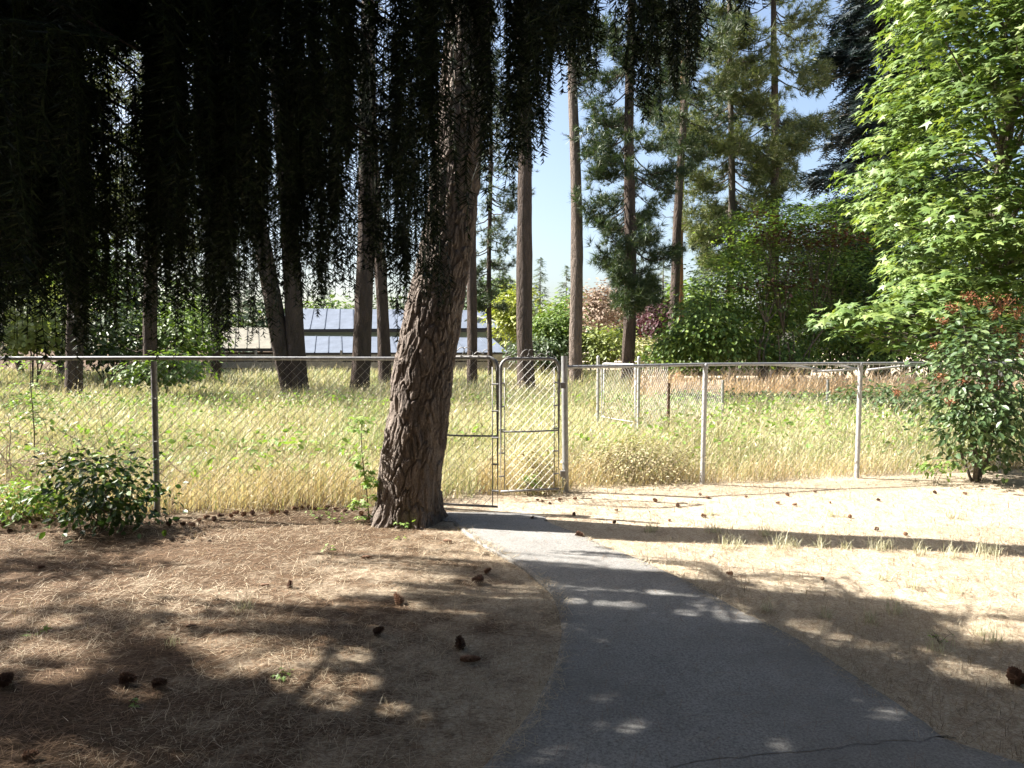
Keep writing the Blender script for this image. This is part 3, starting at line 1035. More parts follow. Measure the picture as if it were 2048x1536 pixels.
def broadleaf(px, py, rx, ry, Y, label, seed, mat, n=2500, leaf=.16, name="shrub", cat="shrub", ncl=60, depth=None, flat=.5, templ=None, stems=4, ground=True, base_px=None, base_py=None, hole=.0, stem_mat=None, group=None, shell=.5, up=1.0, wild=.45, stem_r=.03, upright=0.0, clusters=None, cr=None):
    rng = np.random.default_rng(seed)
    templ = templ if templ is not None else OVAL
    C = at(px, py, Y)
    R = np.array((rx / F_PX * Y, (depth or rx / F_PX * Y), ry / F_PX * Y))
    bx = at(base_px, 700, Y)[0] if base_px is not None else C[0]
    base = np.array((bx, Y, 0.0))
    t = thing(name, label, cat, base, group)
    # leaf clusters spread through an uneven ellipsoid
    d = unit(rng.normal(size=(ncl, 3)))
    rr = rng.uniform(shell, 1.0, ncl) ** .7
    lobes = unit(rng.normal(size=(9, 3)) + np.array((0, -.3, .25)))
    lump = .72 + .42 * np.max(np.clip(d @ lobes.T, 0, 1) ** 5, axis=1) + .06 * rng.normal(size=ncl)
    K = C + d * (rr * lump)[:, None] * R
    K = K[K[:, 2] > 0.10]
    if clusters is not None:
        K = clusters
    cr = cr or (np.prod(R) ** (1 / 3)) * .36
    per = max(4, n // len(K))
    offs = rng.normal(size=(len(K), per, 3)) * cr * np.array((1, 1, flat)) * rng.uniform(.6, 1.25, (len(K), 1, 1))
    # leaves on drooping twigs: outer leaves hang lower
    offs[..., 2] -= .25 * np.hypot(offs[..., 0], offs[..., 1])
    P = (K[:, None] + offs).reshape(-1, 3)
    ok = P[:, 2] > 0.03
    P = P[ok]
    N = leaf_normals(rng, P, C, .55, up, wild)
    tang = np.cross(N, np.cross(unit(P - C) + rng.normal(size=P.shape) * .5 + np.array((0, 0, -.4)), N))
    R3 = basis(N, rng, np.cross(tang, N))
    mb = MB().add(*place(templ[0], templ[1], P - base, R3, leaf * rng.uniform(.6, 1.3, len(P))))
    mb.build("crown", mat, t)
    wd = MB()
    sel = rng.permutation(len(K))[:max(stems * 5, 10)]
    foot = []
    for s in range(stems):
        a = rng.uniform(0, 2 * np.pi)
        f0 = base + np.array((math.cos(a), math.sin(a), 0)) * rng.uniform(0, .08) * R[0]
        f0[2] = -.03
        hub = np.array((C[0] + rng.normal() * R[0] * .25, Y + rng.normal() * R[1] * .25, max(.15, C[2] - R[2] * rng.uniform(.2, .7))))
        foot.append(hub)
        mid = (f0 + hub) / 2 + rng.normal(size=3) * .08 * R[2]
        wd.tube(spline([f0, mid, hub], 8) - base, np.linspace(stem_r, stem_r * .65, 8), 6)
    for k in sel:
        h = foot[int(np.argmin([np.linalg.norm(K[k] - q) for q in foot]))]
        mid = (h + K[k]) / 2 + rng.normal(size=3) * .1 * cr
        wd.tube(spline([h, mid, K[k]], 6) - base, np.linspace(stem_r * .6, stem_r * .15, 6), 4, cap=False)
    wd.build("trunk" if cat == "tree" else "stems", stem_mat or BARK_GREY, t)
    return t


G = lambda *c: [(i / max(1, len(c) - 1), x) for i, x in enumerate(c)]
L_MAPLE = leaf_mat("maple_leaves", G((0.055, 0.105, 0.024), (0.12, 0.19, 0.045), (0.22, 0.29, 0.085)), .5, .30, (1.3, 1.25, .5), .5)
L_VINE = leaf_mat("vine_maple_leaves", G((0.05, 0.10, 0.022), (0.11, 0.18, 0.04), (0.20, 0.27, 0.07)), .45, .35, (1.25, 1.3, .5))
L_RED = leaf_mat("bronze_leaves", G((0.04, 0.022, 0.014), (0.085, 0.034, 0.02), (0.05, 0.06, 0.02)), .5, .25, (1.4, .9, .5))
L_YELLOW = leaf_mat("yellow_green_leaves", G((0.20, 0.24, 0.05), (0.32, 0.34, 0.08)), .5, .3)
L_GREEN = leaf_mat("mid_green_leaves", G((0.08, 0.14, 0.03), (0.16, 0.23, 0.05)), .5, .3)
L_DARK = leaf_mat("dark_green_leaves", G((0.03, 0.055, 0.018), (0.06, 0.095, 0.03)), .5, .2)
L_TAN = leaf_mat("pinkish_tan_leaves", G((0.20, 0.15, 0.11), (0.33, 0.25, 0.185)), .6, .25, (1, .9, .8))
L_PLUM = leaf_mat("plum_leaves", G((0.05, 0.022, 0.026), (0.10, 0.042, 0.046)), .5, .25, (1.3, .7, .8))
L_PALE = leaf_mat("pale_olive_leaves", G((0.25, 0.26, 0.12), (0.42, 0.40, 0.22)), .6, .25)
L_ROSE = leaf_mat("glossy_dark_leaves", G((0.022, 0.05, 0.016), (0.04, 0.085, 0.022), (0.09, 0.15, 0.03)), .42, .2, spec=.4)
L_VIB = leaf_mat("grey_green_leaves", G((0.045, 0.085, 0.035), (0.075, 0.125, 0.05), (0.15, 0.20, 0.085)), .45, .28)
L_RUST = leaf_mat("rust_seed_heads", G((0.16, 0.06, 0.028), (0.28, 0.115, 0.05)), .8, .1, (1, .8, .6))
L_WEED = leaf_mat("fresh_weed_leaves", G((0.14, 0.24, 0.05), (0.25, 0.36, 0.09)), .5, .35)
L_DRYW = leaf_mat("dry_weed_leaves", G((0.16, 0.13, 0.07), (0.42, 0.36, 0.22), (0.22, 0.24, 0.10)), .7, .25)
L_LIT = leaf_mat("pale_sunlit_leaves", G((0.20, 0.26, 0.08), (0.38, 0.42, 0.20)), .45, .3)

broadleaf(1035, 625, 48, 66, 38, "yellow-green small tree behind the large reddish pine", 51, L_YELLOW, 2600, .24, "broadleaf_tree", "tree", stems=1, stem_r=.10)
broadleaf(1108, 655, 42, 52, 35, "bright green rounded shrub between the reddish pine and the pale-barked pine", 52, L_GREEN, 2400, .2)
broadleaf(1092, 700, 62, 34, 34, "low dark green shrub at the foot of the rounded green shrub", 53, L_DARK, 2200, .2)
broadleaf(1210, 688, 52, 36, 34, "yellowish green spreading bush between the pale-barked and drooping pines", 54, leaf_mat("olive_leaves", G((0.11, 0.15, 0.035), (0.24, 0.27, 0.07)), .5, .3), 2400, .2)
broadleaf(1205, 612, 50, 50, 46, "pinkish tan tree in seed behind the low bushes", 55, L_TAN, 2800, .26, "broadleaf_tree", "tree", stems=1, stem_r=.12)
broadleaf(1318, 640, 42, 46, 39, "plum-leaved small tree beside the dark leaning pine", 56, L_PLUM, 2600, .22, "plum_tree", "tree", stems=1, stem_r=.09)
broadleaf(1292, 695, 40, 22, 38, "pale olive clump in front of the plum-leaved tree", 57, L_PALE, 1300, .2)
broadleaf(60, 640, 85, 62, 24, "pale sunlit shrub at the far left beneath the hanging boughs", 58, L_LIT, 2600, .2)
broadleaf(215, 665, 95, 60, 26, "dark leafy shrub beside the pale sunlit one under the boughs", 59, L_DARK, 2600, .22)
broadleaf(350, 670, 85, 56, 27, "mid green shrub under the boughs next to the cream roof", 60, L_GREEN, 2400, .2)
broadleaf(110, 520, 120, 120, 31, "tall green tree filling in behind the hanging boughs", 61, L_GREEN, 5200, .28, "broadleaf_tree", "tree", ncl=110, stems=1, stem_r=.16)
broadleaf(330, 735, 75, 26, 19, "low leafy bramble in the grass below the fence rail, left of the house", 62, L_GREEN, 1500, .16)
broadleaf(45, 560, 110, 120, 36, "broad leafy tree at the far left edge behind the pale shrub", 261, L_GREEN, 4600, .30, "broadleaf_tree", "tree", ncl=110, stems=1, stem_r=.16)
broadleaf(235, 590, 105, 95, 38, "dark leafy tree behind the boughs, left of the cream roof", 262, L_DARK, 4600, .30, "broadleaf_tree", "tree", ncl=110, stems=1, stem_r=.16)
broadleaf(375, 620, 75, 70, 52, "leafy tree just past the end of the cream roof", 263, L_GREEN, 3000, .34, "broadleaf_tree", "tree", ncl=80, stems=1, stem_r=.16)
for k, (px_, py_, rx_, ry_, Y_, m_, lab_) in enumerate([
        (520, 640, 70, 40, 66, L_DARK, "far dark tree over the cream roof"), (660, 632, 60, 34, 70, L_GREEN, "far tree over the ridge behind the stout pine"),
        (800, 628, 80, 36, 72, L_DARK, "far dark tree hidden mostly by the leaning trunk"), (960, 620, 50, 60, 60, L_DARK, "dark tree behind the thin pole-like pine"),
        (1010, 600, 36, 60, 64, L_GREEN, "far tree left of the yellow-green one"), (1150, 628, 60, 44, 66, L_GREEN, "far green tree beside the pale-barked pine"),
        (1255, 632, 60, 48, 62, L_DARK, "far dark tree behind the drooping pine"), (1385, 620, 50, 60, 58, L_GREEN, "far green tree between the orange pine and the thicket")]):
    broadleaf(px_, py_, rx_, ry_, Y_, lab_, 270 + k, m_, 1500, .5, "broadleaf_tree", "tree", ncl=50, stems=1, stem_r=.15)
# the dark thicket and the bright maple
def thicket_top(x):
    return np.interp(x, [1325, 1345, 1380, 1420, 1450, 1475, 1520, 1560, 1610, 1680, 1780], [700, 650, 590, 530, 470, 405, 430, 385, 400, 385, 430])


def thicket(x0, x1, Y0, Y1, label, seed, n, ncl, mat=None, ytop=None, ybot=722, name="vine_maple_shrub"):
    rng = np.random.default_rng(seed)
    K = []
    while len(K) < ncl:
        x = rng.uniform(x0, x1)
        yt = (thicket_top(x) if ytop is None else ytop) + abs(rng.normal()) * 26
        y = yt + (ybot - yt) * rng.uniform()
        K.append(at(x, y, rng.uniform(Y0, Y1)))
    Ym = (Y0 + Y1) / 2
    return broadleaf((x0 + x1) / 2, 620, (x1 - x0) / 2, 100, Ym, label, seed, mat or L_VINE, n, .165, name, "shrub", ncl=ncl, flat=.2, stems=6, stem_r=.04, clusters=np.array(K), cr=.62, wild=.4)


thicket(1335, 1475, 26.5, 29.5, "feathery dark green vine maple nearest the leaning dark pine", 63, 13000, 150)
thicket(1455, 1600, 27.5, 31, "tall dark green vine maple in the middle of the thicket", 64, 15000, 185)
thicket(1590, 1770, 28, 32, "dark green vine maple in the thicket closest to the bright maple", 164, 15000, 185)
thicket(1500, 1690, 27, 28.3, "bronze-leaved shrub spreading across the upper thicket", 65, 1500, 26, L_RED, 415, 490, "bronze_shrub")
thicket(1470, 1600, 26.6, 27.6, "small bronze-leaved shrub low in the thicket", 165, 500, 9, L_RED, 520, 575, "bronze_shrub")
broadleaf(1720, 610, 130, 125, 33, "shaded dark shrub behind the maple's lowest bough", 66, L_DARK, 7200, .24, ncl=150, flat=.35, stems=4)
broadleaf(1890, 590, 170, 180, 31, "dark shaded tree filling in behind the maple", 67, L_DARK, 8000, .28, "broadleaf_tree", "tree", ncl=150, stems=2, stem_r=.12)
broadleaf(1660, 808, 70, 16, 17.5, "dark leaf mound for shade in front of the tall brown grass", 68, L_DARK, 2600, .11)  # dark leaf mounds put where the grass lies in shade
broadleaf(1480, 800, 70, 12, 20, "low dark leaves for shade behind the second post of the pale fence", 168, L_DARK, 1900, .11)
broadleaf(1575, 802, 70, 13, 19, "low dark leaves for shade midway between the two white-topped posts", 169, L_DARK, 1900, .11)
broadleaf(1375, 795, 55, 10, 21, "low dark leaves for shade just beyond the pale zinc gate", 170, L_DARK, 1300, .11)
broadleaf(1860, 808, 80, 18, 18.5, "dark leaves for shade behind the seed head bush", 171, L_DARK, 2200, .12)
broadleaf(1755, 808, 72, 36, 13.5, "grey-green weedy shrub behind the third fence post", 69, L_VIB, 3000, .10, ncl=90)


def big_maple():
    Y = 11.5
    base = np.array((at(2035, 700, Y)[0], Y + .4, 0.0))
    t = thing("maple_tree", "bright sunlit maple with layered leafy boughs", "tree", base)
    rng = np.random.default_rng(71)
    # boughs: (tip px, tip py, depth, leaf-layer radius px)
    tips = []
    edge = lambda y: np.interp(y, [-200, 0, 100, 200, 300, 400, 480, 560, 640, 720], [1785, 1755, 1738, 1725, 1705, 1655, 1700, 1750, 1850, 1880])
    for y in np.linspace(-420, 640, 60):
        for _ in range(13):
            x0 = edge(y)
            x = x0 + 50 + (2330 - x0) * rng.uniform(0, 1) ** 1.35
            tips.append((x, y + rng.normal() * 14, Y + rng.uniform(-2.2, 2.4) * min(1, .25 + (x - x0) / 330), rng.uniform(34, 62)))
    low = [(1660, 655, 9.6, 34), (1700, 640, 9.6, 42), (1735, 655, 9.5, 42), (1770, 625, 9.7, 42), (1800, 650, 9.6, 46), (1840, 615, 9.8, 48), (1880, 590, 10, 52), (1850, 655, 9.8, 48), (1760, 680, 9.5, 40), (1820, 695, 9.5, 44), (1900, 640, 10.2, 52), (1700, 672, 9.5, 34), (1870, 690, 9.9, 44), (1930, 580, 10.4, 50), (1642, 648, 9.5, 26), (1680, 628, 9.6, 34), (1718, 622, 9.55, 38), (1790, 600, 9.7, 44), (1745, 640, 9.3, 40), (1830, 630, 9.4, 46), (1780, 700, 9.4, 34), (1900, 610, 9.7, 48), (1850, 580, 9.8, 44), (1860, 560, 10, 44)]
    for _ in range(170):
        tips.append((1860 + 420 * rng.uniform(), rng.uniform(-60, 590), rng.uniform(9.2, 10.6), rng.uniform(36, 58)))
    tips += low
    Pl, Nl, Tg = [], [], []
    wd = MB()
    wd.tube(spline([base + (0, 0, -.05), base + (.05, 0, 1.6), base + (-.05, .1, 4), base + (.1, 0, 7), base + (.0, .1, 10.5)], 24) - base, np.linspace(.17, .03, 24), 10)
    bw = wd
    for k, (x, y, yy, r) in enumerate(tips):
        c = at(x, y, yy)
        zs = max(.9, c[2] - rng.uniform(.3, 1.2))
        s = base + np.array((0, 0, zs))
        mid = (s + c) / 2 + np.array((0, 0, .15)) + rng.normal(size=3) * .1
        if k % 7 == 0 or k >= len(tips) - len(low):
            bw.tube(spline([s, mid, c], 8) - base, np.linspace(.035, .007, 8), 4, cap=False)
        R = r / F_PX * yy
        m = int((46 if k >= len(tips) - len(low) else 30) * (r / 48) ** 2)
        a = rng.uniform(0, 2 * np.pi, m); q = np.sqrt(rng.uniform(0, 1, m)) * R
        outd = unit(c - (base + np.array((0, 0, c[2])))) 
        P = c + np.stack([q * np.cos(a), q * np.sin(a), rng.normal(size=m) * R * .14 - .30 * q], -1) + np.array((0, 0, .12))
        slope = np.stack([np.cos(a), np.sin(a), np.zeros(m)], -1)
        N = unit(np.array((0, 0, 1.0)) + slope * .45 + outd * .35 + rng.normal(size=(m, 3)) * .28)
        Pl.append(P); Nl.append(N); Tg.append(slope + np.array((0, 0, -.5)) + rng.normal(size=(m, 3)) * .4)
    P, N, T = np.concatenate(Pl), np.concatenate(Nl), np.concatenate(Tg)
    yv = unit(T - (T * N).sum(-1, keepdims=True) * N)
    R3 = np.stack([np.cross(yv, N), yv, N], -1)
    MB().add(*place(MAPLE[0], MAPLE[1], P - base, R3, .185 * rng.uniform(.5, 1.25, len(P)))).build("crown", L_MAPLE, t)
    bw.build("trunk", BARK_GREY, t, True)


big_maple()


def seed_bush():
    t = broadleaf(1968, 760, 112, 168, 8.35, "grey-green bush with rusty seed heads at the end of the pale fence", 72, L_VIB, 3900, .085, "seed_head_bush", "bush", ncl=150, flat=.55, stems=7, stem_r=.016, base_px=1955, depth=.55)
    rng = np.random.default_rng(73)
    base = np.array(t.location)
    for (x, y, r) in [(1905, 612, 16), (1960, 600, 22), (2005, 598, 26), (2035, 620, 20), (1985, 625, 16), (2000, 660, 15), (2042, 675, 18), (1935, 590, 14), (1870, 690, 10), (1880, 752, 12), (1985, 770, 18), (1925, 760, 10), (1795, 785, 9), (1900, 800, 12), (2040, 700, 16), (1885, 640, 10)]:
        c = at(x, y, 8.1 + rng.uniform(-.25, .25))
        m = 60
        g_ = np.clip(rng.normal(size=(m, 3)), -1.3, 1.3)
        P = c + g_ * (r / F_PX * 8.2 * .55) * np.array((1, 1, .6))
        hd = MB().add(*place(OVAL[0], OVAL[1], P - base, basis(rng.normal(size=(m, 3)), rng), .022 * rng.uniform(.6, 1.4, m)))
        for p in P[::3]:
            hd.tube(np.array([c - np.array((0, 0, r / F_PX * 8.2)), p]) - base, .0015, 3, cap=False)
        hd.build("seed_head", L_RUST, t)


seed_bush()
broadleaf(195, 985, 135, 78, 6.05, "glossy dark-leaved low bush in front of the fence post", 74, L_ROSE, 1500, .062, "low_bush", "bush", ncl=75, stems=9, flat=.6, stem_r=.006, depth=.32, up=.7, wild=.6, stem_mat=TWIG)
broadleaf(30, 1005, 75, 52, 6.35, "bright green weeds left of the glossy dark bush", 75, L_WEED, 900, .05, "weed_clump", "weeds", ncl=40, stems=6, stem_r=.004, depth=.3)
broadleaf(1065, 935, 42, 62, 7.75, "dry weeds with green shoots grown up between the two gates and post", 76, L_DRYW, 1100, .036, "weed_clump", "weeds", ncl=45, stems=12, stem_r=.004, stem_mat=TWIG_DEAD)
broadleaf(1280, 930, 120, 48, 8.45, "pale withered weed mound against the fence right of the thick post", 77, L_DRYW, 4200, .038, "weed_clump", "weeds", ncl=110, stems=22, stem_r=.004, depth=.4, stem_mat=TWIG_DEAD)
broadleaf(1055, 975, 22, 20, 7.55, "small fresh green sprig at the foot of the scrolled gate", 78, L_WEED, 90, .05, "weed_sprig", "weeds", ncl=9, stems=3, stem_r=.003)
broadleaf(1870, 935, 32, 20, 8.1, "little green sprig at the edge of the seed head bush", 79, L_WEED, 120, .05, "weed_sprig", "weeds", ncl=10, stems=3, stem_r=.003)


# ------------------------------------------------------------------ sapling, small weeds, dead brush, locust shoot
def sapling():
    Y = 6.35
    base = gnd(738, 1040)
    t = thing("sapling", "thin leafy sapling growing against the leaning trunk", "sapling", base)
    rng = np.random.default_rng(81)
    st = spline([base, at(733, 980, Y), at(724, 905, Y), at(723, 835, Y)], 20)
    MB().tube(st - base, np.linspace(.007, .003, 20), 6).build("stem", TWIG, t, True)
    P, N, T = [], [], []
    for (x, y, r, m) in [(724, 838, 20, 16), (718, 858, 18, 12), (722, 905, 12, 5), (716, 922, 18, 12), (733, 938, 16, 10), (742, 962, 18, 12), (730, 950, 16, 9), (722, 1000, 18, 12), (710, 1012, 16, 10), (745, 990, 14, 8), (726, 1030, 12, 6)]:
        c = at(x, y, Y - .03)
        for _ in range(int(m * 1.6)):
            a = rng.uniform(0, 2 * np.pi)
            d = np.array((math.cos(a), math.sin(a) * .7, rng.normal() * .35))
            p = c + d * r / F_PX * Y * rng.uniform(.2, 1)
            P.append(p); N.append(np.array((0, 0, 1)) + d * .5 + rng.normal(size=3) * .35); T.append(d + np.array((0, 0, -.4)))
    P, N, T = map(np.array, (P, N, T)); N = unit(N)
    yv = unit(T - (T * N).sum(-1, keepdims=True) * N)
    R3 = np.stack([np.cross(yv, N), yv, N], -1)
    MB().add(*place(MAPLE[0], MAPLE[1], P - base, R3, .07 * rng.uniform(.7, 1.3, len(P)))).build("leaves", L_WEED, t)


sapling()


def small_weed(px, py, r, m, label, seed, mat=None, leaf=.035):
    b = gnd(px, py)
    t = thing("small_weed", label, "weeds", b)
    rng = np.random.default_rng(seed)
    wd = MB(); P, N, T = [], [], []
    R = r / F_PX * b[1]
    for k in range(m):
        a = rng.uniform(0, 2 * np.pi)
        d = np.array((math.cos(a), math.sin(a), 0))
        e = d * R * rng.uniform(.3, 1) + np.array((0, 0, R * rng.uniform(.3, .9)))
        if k % 2 == 0:
            wd.tube([(0, 0, -.01), e * .5 + np.array((0, 0, .1 * R)), e], [.002, .0015, .001], 3, cap=False)
        P.append(e); N.append(np.array((0, 0, 1)) + d * .4 + rng.normal(size=3) * .3); T.append(d + (0, 0, -.2))
    P, N, T = map(np.array, (P, N, T)); N = unit(N)
    yv = unit(T - (T * N).sum(-1, keepdims=True) * N)
    R3 = np.stack([np.cross(yv, N), yv, N], -1)
    wd.build("stems", TWIG, t)
    MB().add(*place(MAPLE[0], MAPLE[1], P, R3, leaf * rng.uniform(.7, 1.3, len(P)))).build("leaves", mat or L_WEED, t)


small_weed(803, 1056, 22, 16, "small lobed-leaf weed at the front foot of the leaning trunk", 91, leaf=.045)
small_weed(640, 1040, 26, 22, "pale green weed by the cone row left of the sapling", 92)
small_weed(672, 1046, 20, 14, "second pale weed close to the sapling, at the end of the cone row", 93)
small_weed(660, 1102, 12, 9, "single small green weed on the bare ground below the cone row", 94)
small_weed(803, 1080, 10, 8, "tiny weed on the soil just below the trunk-foot weed", 95)
small_weed(565, 1355, 16, 12, "pair-leaved pale weed in a sun fleck on the shaded ground", 96, leaf=.03)
small_weed(70, 1268, 12, 6, "little broad-leaved weed in deep shade at the far left", 97, leaf=.05)
small_weed(260, 1410, 14, 10, "small green weed beside the shaded cone pair", 98, leaf=.03)
small_weed(1880, 1285, 26, 16, "spindly green weed stalks on the shaded lawn right of the path", 99, leaf=.02)


def locust():
    Y = 8.2
    b = np.array((at(60, 700, Y)[0], Y, 0.0))
    t = thing("locust_shoot", "feathery green shoot rising above the grass at the far left", "shoot", b)
    rng = np.random.default_rng(101)
    MB().tube([(0, 0, -.02), (.02, 0, .6), (-.02, .02, 1.2), (0, 0, 1.42)], [.008, .007, .005, .003], 6).build("stem", TWIG, t)
    wd = MB(); P, N, T = [], [], []
    for k in range(26):
        a = rng.uniform(0, 2 * np.pi); z = rng.uniform(.65, 1.42)
        d = np.array((math.cos(a), math.sin(a) * .6, 0)); L = rng.uniform(.22, .38)
        s = np.linspace(0, 1, 9)
        pts = np.array((0, 0, z)) + d * (L * s)[:, None]; pts[:, 2] += L * (.35 * s - .55 * s ** 2)
        wd.tube(pts, .0018, 3, cap=False)
        sd = np.array((-d[1], d[0], 0))
        for q in range(2, 9):
            for sg in (-1, 1):
                P.append(pts[q]); T.append(sd * sg + d * .3); N.append((0, 0, 1) + rng.normal(size=3) * .25)
    P, N, T = map(np.array, (P, N, T)); N = unit(N)
    yv = unit(T - (T * N).sum(-1, keepdims=True) * N)
    R3 = np.stack([np.cross(yv, N), yv, N], -1)
    wd.build("leaf_stalks", TWIG, t)
    MB().add(*place(OVAL[0], OVAL[1], P, R3, .055)).build("leaves", L_WEED, t)


locust()


def dead_brush():
    Y = 7.4
    b = np.array((at(60, 700, Y)[0], Y, 0.0))
    t = thing("dead_brush", "tangle of bare dead twigs in the tall grass at the far left", "brush", b)
    rng = np.random.default_rng(103)
    m = MB()
    for k in range(190):
        a = rng.uniform(0, 2 * np.pi)
        s0 = np.array((rng.normal() * .75, rng.normal() * .3, rng.uniform(0, .35)))
        d = unit(np.array((rng.normal() + .4, rng.normal() * .4, abs(rng.normal()) * .8 + .15)))
        L = rng.uniform(.3, 1.15)
        pts = s0 + d * (L * np.linspace(0, 1, 6))[:, None] + rng.normal(size=(6, 3)) * .02
        pts[:, 2] += -.25 * L * np.linspace(0, 1, 6) ** 2
        pts[:, 2] = np.maximum(pts[:, 2], .02)
        m.tube(pts, np.linspace(.0055, .0015, 6) * rng.uniform(.6, 1.2), 4, cap=False)
    m.build("twigs", TWIG_DEAD, t)


dead_brush()


# ------------------------------------------------------------------ spruce with long hanging boughs (its trunk stands left of the picture)
def hang_contour(px):
    """lowest row of the hanging boughs over a photograph column"""
    return np.interp(px, [-600, 0, 120, 280, 340, 420, 500, 560, 620, 680, 730, 800, 860, 915, 945, 985, 1050, 1075, 1115, 1150, 1200, 1250, 1290, 1330, 1400, 1450, 1500, 1560],
                     [715, 715, 712, 700, 722, 685, 692, 655, 615, 605, 590, 655, 625, 615, 560, 370, 350, 300, 130, 190, 130, 150, 260, 230, 130, 110, 60, -60])


def to_px(P):
    P = np.asarray(P, float)
    d = P - np.array((0, 0, CAM_Z))
    yc = d[..., 1] * cp - d[..., 2] * sp
    zc = d[..., 1] * sp + d[..., 2] * cp
    yc = np.maximum(yc, .3)
    return 1024 + F_PX * d[..., 0] / yc, 768 - F_PX * zc / yc


FLECKS = [(1255, 1414, .085), (1250, 1473, .09), (1292, 1464, .085), (1130, 1530, .12), (1190, 1522, .10), (1324, 1522, .10), (1407, 1510, .09), (1573, 1505, .07), (1800, 1433, .10),
          (1270, 1220, .06), (1158, 1211, .06), (1215, 1216, .05), (1382, 1234, .05), (1208, 1290, .05), (1448, 1220, .12), (1490, 1245, .10), (1330, 1195, .05),
          (480, 1290, .16), (590, 1297, .14), (540, 1300, .10), (465, 1332, .12), (608, 1365, .10), (655, 1395, .10), (54, 1244, .10), (107, 1250, .08), (54, 1200, .15), (125, 1172, .12), (36, 1158, .14), (125, 1358, .08), (280, 1385, .07),
          (107, 1500, .14), (60, 1520, .14), (215, 1514, .14), (160, 1505, .10), (365, 1512, .12), (400, 1520, .08), (636, 1290, .08), (707, 1305, .07), (833, 1212, .06), (725, 1365, .07), (672, 1410, .09), (822, 1434, .07), (790, 1420, .06), (858, 1466, .06),
          (1945, 1342, .12), (1800, 1302, .12), (1850, 1310, .10), (1890, 1210, .14), (1700, 1285, .12), (1620, 1250, .10), (1980, 1260, .10)]


def lit_gap(C):
    """True for foliage faces (world centres C) that stand in one of the gaps through which the sun reaches the ground"""
    sd = np.array(sun_dir)
    out = np.zeros(len(C), bool)
    wob = 1 + .35 * np.sin(C[:, 0] * 9 + C[:, 2] * 7) * np.sin(C[:, 1] * 8 - C[:, 2] * 5)
    for x, y, r in FLECKS:
        d = C - gnd(x, y)
        d = d - (d @ sd)[:, None] * sd
        out |= np.einsum('ij,ij->i', d, d) < (r * 1.15 * wob) ** 2
    return out


def thin(V, F, to_world=None):
    C = V[F].mean(1)
    if to_world is not None:
        C = to_world(C)
    return F[~lit_gap(C)]


def needle_strip(P, seed_rng, step, nl, nw, out_V, out_F, n0, wood=None, radius=.0025, splay=.85):
    """needles round a hanging twig given as a polyline"""
    rng = seed_rng
    seg = np.linalg.norm(np.diff(P, axis=0), axis=1)
    s = np.concatenate([[0], np.cumsum(seg)])
    m = max(6, int(s[-1] / step))
    q = s[-1] * rng.uniform(0, 1, m) ** .75
    B = np.stack([np.interp(q, s, P[:, i]) for i in range(3)], -1)
    ax = unit(P[-1] - P[0])
    a = rng.uniform(0, 2 * np.pi, m)
    e1 = unit(np.cross(ax, np.array((0.3, 1, 0.2)))); e2 = np.cross(ax, e1)
    rad = e1[None] * np.cos(a)[:, None] + e2[None] * np.sin(a)[:, None]
    d = unit(rad * splay + ax[None] * .6 + rng.normal(size=(m, 3)) * .12)
    L = nl * rng.uniform(.7, 1.2, m) * np.clip(4.0 - 3.6 * q / s[-1], .45, 1)
    side = unit(np.cross(d, rng.normal(size=(m, 3)))) * nw / 2
    V = np.stack([B - side, B + side, B + d * L[:, None]], 1).reshape(-1, 3)
    out_V.append(V)
    out_F.append(np.arange(3 * m).reshape(-1, 3) + n0)
    return n0 + 3 * m


